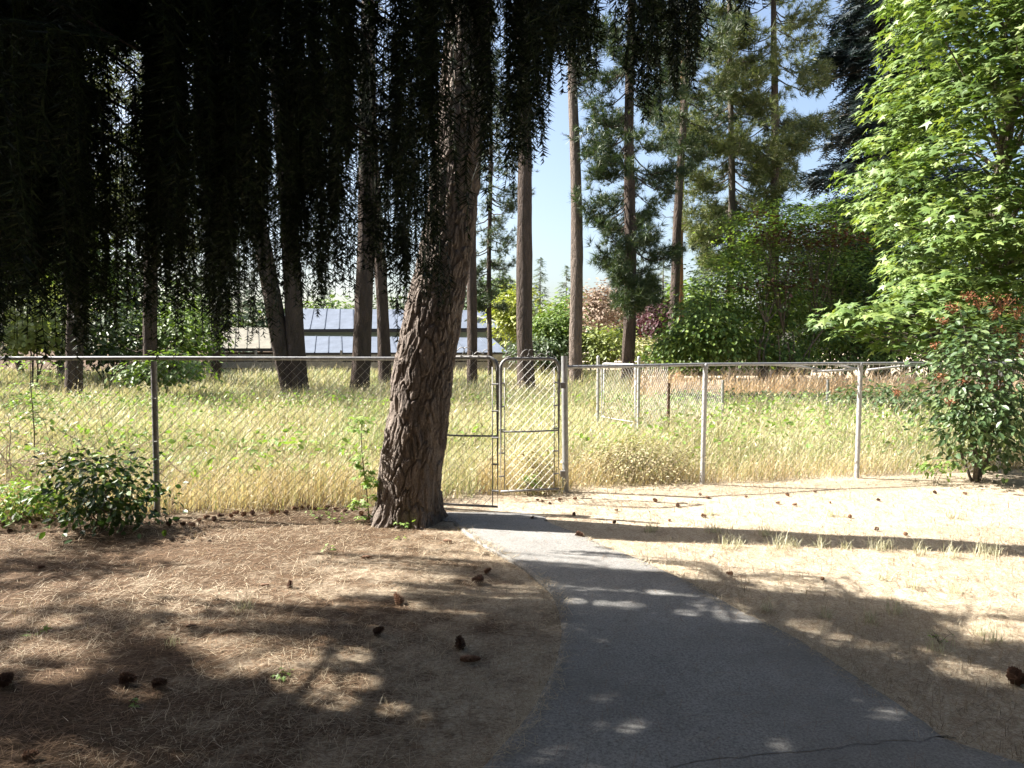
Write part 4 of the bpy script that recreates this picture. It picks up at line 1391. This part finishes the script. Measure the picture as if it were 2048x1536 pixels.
def hanging_spruce():
    base = np.array((-5.2, 3.0, 0.0))
    t = thing("spruce_tree", "dark spruce whose long hanging boughs curtain the top of the view", "tree", base)
    rng = np.random.default_rng(111)
    H = 17.0
    zz = np.linspace(-.1, H, 70)
    ax = np.stack([base[0] + .05 * np.sin(zz * .6), base[1] + .05 * np.cos(zz * .5) - .05, zz], -1)
    TV, TF = trunk_mesh(ax, .30 * np.clip(1 - zz / (H + .5), .03, 1) + .1 * np.exp(-np.clip(zz, 0, 9) / .2), 5, 28)
    # limbs that reach into the view: (start height, way points)
    limbs = []
    for z, tip in LIMBS:
        tip = np.array(tip, float)
        s = np.array((base[0], base[1], z))
        m1 = s + (tip - s) * .35 + np.array((0, 0, .35)); m2 = s + (tip - s) * .72 + np.array((0, 0, .22))
        limbs.append(spline([s, m1, m2, tip], 40))
    wood = MB(); VV, FF, n0 = [], [], 0; twig = MB()
    for Lm in limbs:
        seg = np.linalg.norm(np.diff(Lm, axis=0), axis=1).sum()
        wood.tube(Lm - base, np.linspace(.045, .004, len(Lm)), 6)
        for _ in range(int(seg * HANG_PER_M / 9)):
          f = rng.uniform(.10, 1.0)
          spread = rng.normal(size=2) * np.array((.12, .20))
          drop = rng.uniform(.5, 1.1)
          open_ = rng.uniform()
          for _ in range(9):
            b = Lm[min(39, int(f * 39))] + rng.normal(size=3) * np.array((.03, .03, .02))
            loc = rng.normal(size=2) * .055
            # short side twig, then the hanging part
            sd = np.array((spread[0] + loc[0], spread[1] + loc[1], -.05 - .1 * np.hypot(*spread)))
            b2 = b + sd
            px, py = to_px(b2)
            bot = hang_contour(px) + rng.normal() * 18
            for g0, g1, gtop, gp in GAPS:      # thin places in the curtain where what stands behind shows through
                if g0 < px < g1 and py < gtop + 60 and rng.uniform() < gp:
                    bot = min(bot, gtop + rng.normal() * 22)
            zb = CAM_Z + ray(px, bot)[1] * b2[1]
            room = b2[2] - zb
            if px < -60 and open_ < .62:
                break
            if room < .06:
                continue
            Lh = min(room * min(1.03, drop * rng.uniform(.85, 1.1) + .1), 2.2) * (1 - 1.4 * np.hypot(*loc))
            if Lh < .08:
                continue
            k = 6
            s = np.linspace(0, 1, k)
            pts = b2 + np.stack([rng.normal() * .05 * s + .015 * np.sin(s * 5 + rng.uniform(0, 6)), rng.normal() * .05 * s, -Lh * s], -1)
            pl = np.vstack([b, pts])
            twig.tube(pl - base, np.linspace(.0035, .0012, k + 1), 3, cap=False)
            n0 = needle_strip(pl, rng, .0090, rng.uniform(.055, .09), .0088, VV, FF, n0)
    VV, FF = np.concatenate(VV), np.concatenate(FF)
    twig.add(VV - base, thin(VV, FF))
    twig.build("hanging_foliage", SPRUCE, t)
    # the rest of the crown, above and behind the view
    crown_wood, cm = dense_crown(rng, 3.6, H, 3.7, 46, lambda pts, z: skip_limb(pts + base, z), .026, .09, .034, .20, 26, lambda C: C + base)
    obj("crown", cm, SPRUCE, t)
    merge(wood, crown_wood)
    wood.add(TV - base, TF)
    wood.build("trunk", BARK_FAR, t, True)


def merge(a, b):
    n = a.n
    a.V += b.V
    for k, v in b.F.items():
        a.F.setdefault(k, []).extend(f + n for f in v)
    a.n += b.n


def skip_limb(W, z):
    """limbs that would hang into the open part of the view or over the sunlit strip by the fence are not grown"""
    if W[-1, 1] > 5.3 and z < 8:
        return True
    front = W[:, 1] > .6
    x, y = to_px(W)
    return bool(np.any(front & (x > -80) & (x < 2100) & (y > hang_contour(x) - 20)))


def dense_crown(rng, z0, H, R, nl, skip=None, step=.026, nlen=.08, nwid=.03, fan=.38, per=24, to_world=None):
    """limbs with many hanging sprays round the origin: (wood, foliage mesh)"""
    wood = MB(); VV, FF, n0 = [], [], 0
    for q in range(nl):
        f = (q + rng.uniform()) / nl
        z = z0 + (H - z0 - .4) * f
        a = rng.uniform(0, 2 * np.pi)
        L = R * (1 - f) ** .8 * rng.uniform(.8, 1.1) + .3
        d = np.array((math.cos(a), math.sin(a), 0))
        s = np.linspace(0, 1, 10)
        pts = np.array((0, 0, z)) + d * (L * s)[:, None]; pts[:, 2] += L * (-.35 * s + .2 * s ** 2)
        if skip and skip(pts, z):
            continue
        wood.tube(pts, np.linspace(.035, .008, 10), 5)
        for _ in range(int(L * per)):
            ff = rng.uniform(.1, 1.0)
            b = np.array([np.interp(ff, s, pts[:, i]) for i in range(3)])
            l2 = rng.uniform(.25, .8)
            sd = unit(np.array((-d[1], d[0], 0)) * rng.normal() * .8 + d * .35) * rng.uniform(.02, fan)
            e = b + sd + np.array((0, 0, -l2))
            pl = np.array([b, b + sd + np.array((0, 0, -.05)), (b + sd + e) / 2, e])
            n0 = needle_strip(pl, rng, step, nlen, nwid, VV, FF, n0)
    VV, FF = np.concatenate(VV), np.concatenate(FF)
    if to_world is not None:
        FF = thin(VV, FF, to_world)
    return wood, mesh_np("crown", VV, [FF])


def shade_spruces():
    """dark spruces outside the picture: the first shades the ground, the rest are added to block sky light"""
    rng = np.random.default_rng(117)
    H = 15.0
    kinds = {}
    bx, by, br = SHADE[0][:3]
    rot = np.array([[math.cos(br), -math.sin(br), 0], [math.sin(br), math.cos(br), 0], [0, 0, 1]])
    side_world = lambda C: C @ rot.T * SHADE[0][3] + np.array((bx, by, 0))
    zz = np.linspace(-.1, H, 50)
    V, F = trunk_mesh(np.stack([0 * zz, .03 * np.sin(zz), zz], -1), .26 * np.clip(1 - zz / (H + .5), .03, 1), 6, 20)
    for k, (z0, R, nl, st, ln, wd_, fan, per) in {"side": (2.4, 3.6, 54, .026, .09, .034, .2, 26), "rear": (.5, 4.3, 140, .046, .19, .085, .38, 17), "high": (5.3, 4.3, 110, .046, .19, .085, .38, 17)}.items():
        wood, cm = dense_crown(rng, z0, H, R, nl, None, st, ln, wd_, fan, per, side_world if k == "side" else None)
        wood.add(V, F)
        kinds[k] = (wood.mesh("trunk", True), cm)
    for (x, y, r, sc, k, lab) in SHADE:
        t = thing("spruce_tree", lab, "tree", (x, y, 0), "spruces standing round the yard")
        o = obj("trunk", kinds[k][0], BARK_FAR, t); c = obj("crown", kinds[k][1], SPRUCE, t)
        t.rotation_euler = (0, 0, r); t.scale = (sc, sc, sc)


SHADE = [(-9.6, 4.65, .3, 1.05, "side", "dense dark spruce standing off to the side beyond the hanging boughs"),
         (-6.6, -2.6, 2.0, 1.0, "rear", "added sky-blocking spruce behind the viewer on the bush side"),  # from here on, unseen spruces added to keep sky light off the foreground
         (-2.6, -4.6, 4.0, 1.1, "rear", "added sky-blocking spruce behind the viewer, next to the bush side one"),
         (1.6, -3.4, 3.0, 1.75, "side", "largest added sky-blocking spruce, straight behind the viewer"),
         (3.2, -7.5, 1.0, 1.3, "rear", "added sky-blocking spruce farther back behind the viewer"),
         (7.6, -2.6, 5.2, 1.15, "rear", "added sky-blocking spruce behind the viewer on the maple side"),
         (11.0, 2.6, 1.1, 1.1, "rear", "added sky-blocking spruce beside the lawn, off to the maple side"),
         (4.3, 0.4, .7, 1.0, "high", "added bare-stemmed spruce beside the path, its high crown blocking the sky"),
         (-22.5, 4.5, .4, .8, "rear", "added sky-blocking spruce off to the side, first along"),
         (-21.5, 11.0, 1.4, .85, "rear", "added sky-blocking spruce off to the side, second along"),
         (-22.0, 17.5, 2.9, .85, "rear", "added sky-blocking spruce off to the side, third along"),
         (-24.0, 25.0, 3.9, .9, "rear", "added sky-blocking spruce off to the side, fourth along"),
         (-12.5, -1.5, 1.7, 1.15, "rear", "added sky-blocking spruce far to the bush side behind the viewer")]
GAPS = [(150, 292, 90, .93), (352, 398, 110, .75), (535, 566, 150, .7), (690, 738, 330, .8), (600, 626, 470, .6), (738, 772, 60, .6), (866, 958, 95, .93), (958, 975, 330, .4), (60, 95, 420, .5), (300, 330, 560, .5), (455, 480, 520, .5), (1065, 1105, 200, .6)]
HANG_PER_M = 29
LIMBS = [
    (3.4, (-2.5, 3.3, 2.55)), (3.7, (-1.9, 4.0, 2.75)), (3.9, (-2.9, 4.6, 2.6)), (4.2, (-1.3, 3.6, 3.0)),
    (4.3, (-1.0, 4.3, 2.9)), (4.5, (-2.1, 4.8, 3.1)), (4.8, (-0.55, 4.1, 3.15)), (4.9, (-0.15, 4.5, 3.2)),
    (5.0, (-1.6, 4.5, 3.5)), (5.2, (0.25, 3.9, 3.45)), (5.4, (0.9, 4.2, 3.75)), (5.6, (1.35, 3.8, 3.75)),
    (5.2, (-0.9, 3.2, 3.3)), (5.6, (0.2, 3.3, 3.55)), (3.1, (-3.0, 3.7, 2.2)), (3.5, (-3.4, 4.4, 2.4)),
    (4.0, (-1.5, 2.9, 2.75)), (4.7, (-2.6, 4.2, 3.4)), (5.9, (0.9, 3.2, 3.75)), (4.4, (-0.35, 4.8, 2.85)),
    (5.1, (-0.6, 4.75, 3.6)), (5.3, (1.0, 3.7, 3.55)), (5.5, (0.6, 4.5, 3.8)), (5.7, (1.3, 4.5, 3.95)), (4.0, (-0.45, 4.4, 2.65)), (4.1, (-0.7, 4.6, 2.75)), (4.0, (-0.8, 4.3, 2.7)), (4.6, (-0.65, 5.35, 2.95)), (5.5, (-2.6, 5.7, 3.75)), (5.7, (-3.4, 5.85, 4.1)), (5.2, (-1.9, 5.6, 3.3)), (5.6, (-1.5, 5.45, 3.9)), (4.4, (-1.4, 5.5, 2.9)), (4.9, (-0.2, 5.15, 3.1)), (3.6, (-2.4, 4.4, 2.35)), (3.3, (-2.75, 3.9, 2.2)), (3.6, (-1.7, 4.6, 2.4)), (3.9, (-2.2, 3.6, 2.9)), (4.1, (-3.1, 4.0, 3.1)), (4.6, (-1.2, 4.7, 3.2)),
]
hanging_spruce()
shade_spruces()


# ------------------------------------------------------------------ grasses
def blades(P, L, W, lean, rng, bend=.5, flat=False):
    """narrow three-face blades; P foot points"""
    n = len(P)
    a = rng.uniform(0, 2 * np.pi, n)
    d = np.stack([np.cos(a), np.sin(a), np.zeros(n)], -1)
    s = np.stack([-np.sin(a + rng.normal(size=n) * .8), np.cos(a), np.zeros(n)], -1)
    s = unit(s) * (W / 2)[:, None]
    up = np.array((0, 0, 1.0))
    c, sn = np.cos(lean)[:, None], np.sin(lean)[:, None]
    d1 = up * c + d * sn
    l2 = lean * (1 + bend) + bend * .6
    d2 = up * np.cos(l2)[:, None] + d * np.sin(l2)[:, None]
    M = P + d1 * (L * .6)[:, None]
    T = M + d2 * (L * .4)[:, None]
    V = np.stack([P - s, P + s, M + s * .8, M - s * .8, T], 1).reshape(-1, 3)
    i = np.arange(n)[:, None] * 5
    return V, [i + np.array([[0, 1, 2, 3]]), i + np.array([[3, 2, 4]])]


def scatter(n, y0, y1, rng, xm=1.0, pad=.6, power=1.0):
    """points on the ground inside the view fan between two depths"""
    f = rng.uniform(0, 1, n)
    Y = np.sqrt(y0 ** 2 + (y1 ** 2 - y0 ** 2) * f ** power)
    X = rng.uniform(-1, 1, n) * (.745 * xm * Y + pad)
    return X, Y


def fence_y(x):
    return np.where(x < -.4, 7.04 + .134 * x, np.where(x > .55, 7.62 + .228 * x, 7.52))


def grass_mat(name, stops, trans=.3):
    M = Mat(name)
    g = M.n("ShaderNodeNewGeometry")
    col = M.ramp(g.outputs["Random Per Island"], stops)
    big = M.noise(.55, 3, .6, M.coord())
    col = M.mix(M.ramp(big, [(.4, (0, 0, 0)), (.62, (.75, .75, .75))]), col, stops[-1][1])
    M.l(col, M.b.inputs["Base Color"])
    M.b.inputs["Roughness"].default_value = .55
    M.b.inputs["Specular IOR Level"].default_value = .35
    tr = M.n("ShaderNodeBsdfTranslucent")
    M.l(M.mix(1.0, col, (1.15, 1.1, .7), 'MULTIPLY'), tr.inputs[0])
    ms = M.n("ShaderNodeMixShader"); ms.inputs[0].default_value = trans
    M.l(M.b.outputs[0], ms.inputs[1]); M.l(tr.outputs[0], ms.inputs[2]); M.l(ms.outputs[0], M.out.inputs[0])
    return M.m


GR_STRAW = grass_mat("field_straw", G((0.30, 0.25, 0.14), (0.46, 0.41, 0.26), (0.58, 0.54, 0.38)))
GR_GREEN = grass_mat("field_green", G((0.10, 0.16, 0.045), (0.20, 0.27, 0.085), (0.36, 0.41, 0.20)))
GR_BROWN = grass_mat("field_brown", G((0.34, 0.235, 0.14), (0.46, 0.33, 0.21), (0.54, 0.42, 0.29)))
GR_GOLD = grass_mat("field_gold", G((0.30, 0.22, 0.12), (0.44, 0.34, 0.19), (0.55, 0.47, 0.31)))
GR_LAWN = grass_mat("lawn_straw", G((0.08, 0.052, 0.03), (0.27, 0.205, 0.125), (0.56, 0.48, 0.35)), .15)


def field():
    rng = np.random.default_rng(121)
    parts = {"straw": [], "green": [], "gold": [], "brown": []}
    heads = MB()
    spec = [(6.4, 9.5, 52000, .0055, (.22, .52)), (9.5, 14, 62000, .008, (.32, .66)), (14, 22, 56000, .013, (.40, .75)), (22, 42, 52000, .026, (.42, .80))]
    for y0, y1, n, w, (h0, h1) in spec:
        X, Y = scatter(n, y0, y1, rng)
        ok = Y > fence_y(X) + .05
        # keep the gateway clear of standing grass on the pad
        ok &= ~((X > -.75) & (X < .1) & (Y < 7.35))
        X, Y = X[ok], Y[ok]
        right_far = (X > .17 * Y) & (Y > 17)
        g = fbm(X * .9, Y * .6, 31) + .25 * rng.normal(size=len(X))
        near = Y - fence_y(X)
        green_bias = np.clip((near - .8) / 2.5, 0, 1) * .9 + np.where(X > 2, .35, 0)
        r = rng.uniform(size=len(X))
        is_gold = (near < .65 + .45 * fbm(X, Y, 8)) & (r < .72)
        is_green = ~is_gold & (rng.uniform(size=len(X)) < np.clip(.40 + .26 * g + .2 * green_bias, .05, .88))
        for key, m in (("brown", right_far), ("gold", is_gold & ~right_far), ("green", is_green & ~right_far), ("straw", ~is_gold & ~is_green & ~right_far)):
            x, y = X[m], Y[m]
            n_ = len(x)
            if n_ == 0:
                continue
            if key == "brown":
                ok2 = (y > 21.5) & (y < 27.5)
                x, y = x[ok2], y[ok2]; n_ = len(x)
            hh = rng.uniform(h0, h1, n_) * (1.04 + .26 * fbm(x * 1.1, y * 1.1, 41) + .2 * fbm(x * 3.7, y * 3.7, 43)) * np.clip(.72 + .28 * (y - fence_y(x)) / 1.2, .5, 1)
            if key == "brown":
                hh = hh * 1.3
            if key == "green":
                hh *= .86
            V, F = blades(np.stack([x, y, np.full(n_, -.01)], -1), hh, w * rng.uniform(.6, 1.3, n_), np.abs(rng.normal(size=n_)) * .42, rng, bend=rng.uniform(.2, 1.3, n_))
            parts[key].append((V, F))
            if key in ("straw", "gold") and y0 < 20:
                T = V.reshape(-1, 5, 3)[:, 4]; Mm = V.reshape(-1, 5, 3)[:, 2]
                pick = np.where(rng.uniform(size=n_) < .3)[0]
                if len(pick):
                    ax_ = unit(T[pick] - Mm[pick])
                    heads.add(*place(OVAL[0] * np.array((.5, 1, 1)), OVAL[1], T[pick] - ax_ * .02, np.stack([unit(np.cross(ax_, rng.normal(size=ax_.shape))), ax_, unit(rng.normal(size=ax_.shape))], -1), (.045 if y0 < 9 else .065) * rng.uniform(.7, 1.4, len(pick))))
    for key, mat, lab in (("straw", GR_STRAW, "tall straw-yellow grass of the open field"), ("green", GR_GREEN, "green grass mixed through the field"), ("gold", GR_GOLD, "golden dry grass along the foot of the fence"), ("brown", GR_BROWN, "band of tall brown dry grass at the back on the right")):
        mb = MB()
        for V, F in parts[key]:
            mb.add(V, F)
        o = mb.build({"straw": "field_grass", "green": "green_grass", "gold": "golden_grass", "brown": "brown_grass"}[key], mat)
        kind(o, "stuff", lab)
    kind(heads.build("grass_seed_heads", leaf_mat("seed_heads_pale", G((0.36, 0.29, 0.17), (0.60, 0.53, 0.38)), .6, .25, (1, 1, .8))), "stuff", "pale seed heads nodding on the field grass")
    # broad-leaved weeds low in the field
    X, Y = scatter(15000, 7, 17, rng)
    m = (Y > fence_y(X) + .6) & ((fbm(X * .8, Y * .8, 51) + np.where(X > 1.8, .75, 0) + np.where(X < -4.5, .35, 0)) > .2)
    X, Y = X[m], Y[m]
    P = np.stack([X, Y, rng.uniform(.1, .62, len(X))], -1)
    N = unit(np.array((0, 0, 1.0)) + rng.normal(size=P.shape) * .55)
    mb = MB().add(*place(OVAL[0], OVAL[1], P, basis(N, rng), .07 * rng.uniform(.6, 1.5, len(P))))
    kind(mb.build("field_weeds", L_WEED), "stuff", "leafy green weeds low among the field grass")


field()


def on_path(x, y):
    L = np.array([gnd(*p)[:2] for p in PATH_L]); R = np.array([gnd(*p)[:2] for p in PATH_R])
    o = np.argsort(L[:, 1]); o2 = np.argsort(R[:, 1])
    xl = np.interp(y, L[o, 1], L[o, 0]); xr = np.interp(y, R[o2, 1], R[o2, 0])
    return (x > xl) & (x < xr) & (y < L[:, 1].max() + .5)


def lawn():
    rng = np.random.default_rng(131)
    mbs = {"s": MB(), "n": MB()}
    for y0, y1, n, w in ((2.3, 4.2, 46000, .0019), (4.2, 6.2, 36000, .0028), (6.2, 8.8, 26000, .0042)):
        X, Y = scatter(n, y0, y1, rng, pad=.4)
        cl = fbm(X * 3.5, Y * 3.5, 61) + .5 * rng.normal(size=n) + np.clip(X * .18, -.3, .4)
        ed = np.abs(rng.normal(size=n)) * .035
        ok = (Y < fence_y(X) + .25) & ~(on_path(X - ed, Y) & on_path(X + ed, Y)) & (cl > -.35)
        X, Y, cl = X[ok], Y[ok], cl[ok]
        Z = ground_z(X, Y)
        Z = np.where(on_path(X, Y), .03, Z)
        m = len(X)
        lean = np.clip(1.45 + rng.normal(size=m) * .12, .2, 1.56)
        stand = rng.uniform(size=m) < np.where(X > .8, .16, .05)
        lean[stand] = np.abs(rng.normal(size=stand.sum())) * .6
        Lh = .018 + .10 * rng.uniform(0, 1, m) ** 1.8; Lh[stand] = rng.uniform(.02, .07, stand.sum())
        V, F = blades(np.stack([X, Y, Z + rng.uniform(.002, .012, m)], -1), Lh, w * rng.uniform(.6, 1.3, m), lean, rng, bend=.0)
        V[:, 2] = np.maximum(V[:, 2], np.repeat(Z, 5) + .002)
        mbs["s"].add(V, F)
        # fallen pine needles, redder
        X, Y = scatter(n // 2, y0, y1, rng, pad=.4)
        ok = (Y < fence_y(X)) & (~on_path(X, Y) | (rng.uniform(size=len(X)) < .07))
        X, Y = X[ok], Y[ok]; m = len(X)
        lift = np.where(on_path(X, Y), .034, ground_z(X, Y) + .008)
        V, F = blades(np.stack([X, Y, lift], -1), rng.uniform(.06, .15, m), np.full(m, w * .7), np.full(m, 1.54), rng, bend=0.0)
        V[:, 2] = np.maximum(V[:, 2], np.repeat(lift, 5) - .002)
        mbs["n"].add(V, F)
    for line in (PATH_L, PATH_R):
        E = spline([gnd(*p)[:2] for p in line[:13]], 400)
        n = 2600
        q = E[rng.integers(0, 400, n)] + rng.normal(size=(n, 2)) * np.array((.045, .03))
        dens = fbm(q[:, 0] * 5, q[:, 1] * 5, 71) + .35 * rng.normal(size=n) > -.1
        q = q[dens]; n = len(q)
        z = np.where(on_path(q[:, 0], q[:, 1]), .03, ground_z(q[:, 0], q[:, 1]) + .012)
        V, F = blades(np.stack([q[:, 0], q[:, 1], z], -1), rng.uniform(.02, .09, n), np.full(n, .0024) * q[:, 1] / 3.5, np.clip(1.42 + rng.normal(size=n) * .2, .3, 1.56), rng, bend=0.0)
        V[:, 2] = np.maximum(V[:, 2], np.repeat(z, 5))
        mbs["s"].add(V, F)
    kind(mbs["s"].build("dry_grass", GR_LAWN), "stuff", "short dead straw thatch lying over the yard")
    kind(mbs["n"].build("pine_needle_litter", leaf_mat("needle_litter", G((0.10, 0.055, 0.03), (0.26, 0.16, 0.085)), .7, 0)), "stuff", "fallen brown pine needles on the yard")


lawn()


def grass_tufts():
    rng = np.random.default_rng(141)
    mat = leaf_mat("pale_bunch_grass", G((0.38, 0.38, 0.24), (0.60, 0.58, 0.42)), .5, .3, (1, 1, .8))
    spots = [(1455, 1096, 26), (1475, 1092, 18), (1560, 1098, 30), (1585, 1094, 20), (1640, 1096, 26), (1692, 1098, 18), (1755, 1102, 26), (1775, 1100, 22), (1840, 1112, 24), (1900, 1118, 24), (1960, 1115, 30), (1990, 1112, 24), (1300, 1060, 16), (1425, 1063, 18), (1530, 1070, 18), (1828, 1175, 22), (1910, 1185, 24), (1765, 1160, 18), (1535, 1222, 20), (1880, 1300, 30), (1740, 1245, 24), (1650, 1235, 18), (1790, 1225, 24), (1985, 1280, 26), (1960, 1265, 18), (490, 1215, 24), (345, 1290, 18), (1420, 1030, 16), (1665, 1030, 16), (1905, 1035, 20)]
    spots.sort()
    nr = 0
    for k, (x, y, r) in enumerate(spots):
        b = gnd(x, y)
        n = 42
        R = r / F_PX * b[1]
        P = rng.normal(size=(n, 3)) * np.array((R * .35, R * .35, 0)); P[:, 2] = -.004
        V, F = blades(P, R * rng.uniform(.8, 1.9, n), np.full(n, .0032 * b[1] / 4.5), np.abs(rng.normal(size=n)) * .55 + .1, rng, bend=.5)
        V[:, 2] = np.maximum(V[:, 2], -.004)
        o = MB().add(V, F).build("grass_tuft", mat)
        o.location = b + np.array((0, 0, float(ground_z(b[0], b[1]))))
        if x > 1200:
            tag(o, ORD[nr] + " from the left of the pale grass tufts right of the path", "grass tuft", "grass tufts right of the path")
            nr += 1
        else:
            tag(o, ("larger" if r > 20 else "smaller") + " pale bunch of dry grass in the shade left of the path", "grass tuft", "grass tufts left of the path")


grass_tufts()


# ------------------------------------------------------------------ cones
CONE = leaf_mat("cone_scales", G((0.12, 0.06, 0.034), (0.24, 0.13, 0.075), (0.36, 0.22, 0.14)), .75, 0)
CONE_OLD = leaf_mat("cone_scales_dark", G((0.07, 0.036, 0.022), (0.17, 0.09, 0.055)), .8, 0)


def cone_mesh(kind_, seed):
    """scales on a golden-angle spiral round a core lying along X; open pine cone or tight long spruce cone"""
    rng = np.random.default_rng(seed)
    mb = MB()
    long_ = kind_ == "long"
    n = 150 if long_ else 62
    Lc, Rm = (1.0, .17) if long_ else (1.0, .40)
    x = np.linspace(0, 1, 12)
    prof = np.interp(x, [0, .08, .3, .7, .92, 1], [.55, .85, 1, .85, .45, .1]) if long_ else np.interp(x, [0, .1, .35, .7, 1], [.4, .85, 1, .7, .12])
    mb.tube(np.stack([x * Lc - .5, 0 * x, 0 * x], -1), prof * Rm * (.82 if long_ else .5), 8)
    for k in range(n):
        f = (k + .5) / n
        a = k * 2.39996
        r = np.interp(f, x, prof) * Rm
        out = np.array((0, math.cos(a), math.sin(a)))
        side = np.array((0, -math.sin(a), math.cos(a)))
        fwd = np.array((1.0, 0, 0))
        tilt = .28 if long_ else 1.3 - .6 * f
        d = unit(fwd * math.cos(tilt) + out * math.sin(tilt))
        ln = (.115 if long_ else .34) * rng.uniform(.85, 1.1) * (1 - .35 * f)
        w = (.062 if long_ else .105) * rng.uniform(.9, 1.1) * (1.1 - .45 * f)
        p = np.array((f * Lc - .5, 0, 0)) + out * r * (.80 if long_ else .42)
        up = np.cross(d, side)
        th = .016 if long_ else .03
        tip = p + d * ln
        V = [p - side * w * .35, p + side * w * .35, p + d * ln * .7 + side * w, tip, p + d * ln * .7 - side * w]
        V += [v - up * th for v in V]
        mb.add(V, [(0, 1, 2, 3, 4), (9, 8, 7, 6, 5)])
        mb.add(V, [(1, 6, 7, 2), (2, 7, 8, 3), (3, 8, 9, 4)])
    return mb.mesh("pine_cone" if not long_ else "spruce_cone")





def cones():
    rng = np.random.default_rng(151)
    openm = [cone_mesh("open", s) for s in (1, 2)]
    longm = cone_mesh("long", 3)
    openm[0].materials.append(CONE); openm[1].materials.append(CONE_OLD); longm.materials.append(CONE)

    def put(px, py, size, label, me, rot=None, group=None, rotz=None, name=None):
        b = gnd(px, py)
        o = obj(name or ("spruce_cone" if me is longm else "pine_cone"), me, None)
        rad = (.2 if me is longm else .40) * size
        o.location = (b[0], b[1], float(ground_z(b[0], b[1])) + rad * .85)
        size *= .68
        o.scale = (size,) * 3
        o.rotation_euler = (rng.uniform(0, 6.28), rng.normal() * .12 if rot is None else rot, rng.uniform(0, 6.28) if rotz is None else rotz)
        tag(o, label, "cone", group)
    put(940, 1325, .145, "long spruce cone lying nearest the bend of the path", longm, 0.0, rotz=.05)
    put(920, 1298, .10, "dark upright cone just behind the long spruce cone", openm[1], -1.2)
    put(957, 1166, .105, "big dark open cone on the sun edge beside the path", openm[1], .2)
    put(975, 1147, .075, "sunlit reddish cone right behind the big dark open cone", openm[0], -.6)
    put(797, 1208, .10, "reddish open cone lit by a fleck in the shaded ground", openm[0], -.9)
    put(895, 1086, .10, "slim cone lying in the pine trunk's shadow edge", longm, 0.0, rotz=-.2)
    put(580, 1172, .075, "small dark cone standing at the edge of the sunlit patch", openm[1], -1.4)
    put(530, 1168, .075, "flat pale cone beside the small dark standing cone", longm, 0, rotz=.1)
    put(733, 1116, .10, "half-hidden sunlit cone in the straw below the pine foot", longm, 0, rotz=.15)
    put(757, 1270, .085, "dark cone deep in shade left of the long spruce cone", openm[1], -.5)
    put(382, 1256, .08, "dim cone lying in the middle of the deep shade", longm, 0, rotz=.3)
    put(255, 1372, .10, "dark cone, first of the shaded pair near the bottom corner", openm[1])
    put(318, 1376, .085, "dark cone, second of the shaded pair, nearer the path", openm[1])
    put(12, 1378, .11, "dark cone cut by the picture's left edge", openm[1])
    put(60, 1522, .07, "cone in the sun fleck at the bottom corner", openm[0])
    put(82, 1138, .06, "cone in the dappled light under the dark bush", openm[1])
    put(1160, 1078, .12, "dark cone at the path edge in the trunk's shadow", openm[1], .1)
    put(1362, 1213, .05, "little dark leaf-like cone on the concrete path", longm, 0, rotz=.1)
    put(2030, 1360, .13, "dark cone by the picture's right edge in the shade", openm[1])
    put(1064, 1040, .06, "small cone on the gate pad's edge by the gate shadow", openm[1], -1.0)
    put(1148, 1032, .06, "small cone with a thin shadow right of the gate pad", openm[1], -.9)
    # cones raked together along the fence foot left of the pine
    for k, (x, y) in enumerate(sorted([(338, 1052), (352, 1044), (366, 1050), (385, 1053), (398, 1043), (413, 1038), (428, 1042), (441, 1035), (462, 1034), (472, 1029), (488, 1033), (505, 1031), (543, 1030), (556, 1027), (572, 1029), (590, 1021), (604, 1018), (618, 1019), (630, 1021), (655, 1020), (671, 1022), (690, 1026), (706, 1024), (722, 1032), (735, 1044), (20, 1066), (70, 1058), (8, 1056)])):
        put(x, y, rng.uniform(.058, .085), ORD[k] + " cone from the left in the row along the fence foot left of the pine", openm[int(rng.integers(0, 2))], None, "cones along the fence foot")
    for k, (x, y) in enumerate(sorted([(1310, 1004), (1355, 1014), (1407, 1035), (1339, 1040), (1233, 1023), (1229, 1046), (1492, 996), (1575, 992), (1556, 1008), (1757, 1001), (1811, 1072), (1753, 1062), (1085, 1003), (1100, 1008), (1120, 1001), (1075, 1000), (1150, 1000), (1415, 998), (1400, 992), (1660, 1005), (1630, 985), (1870, 988), (1930, 990), (1460, 1150), (1645, 1160), (1590, 1012), (1700, 1035)])):
        put(x, y, rng.uniform(.045, .07), ORD[k] + " from the left of the cones scattered on the lawn right of the gates", openm[0 if rng.uniform() < .7 else 1], None, "cones on the sunlit lawn")


cones()
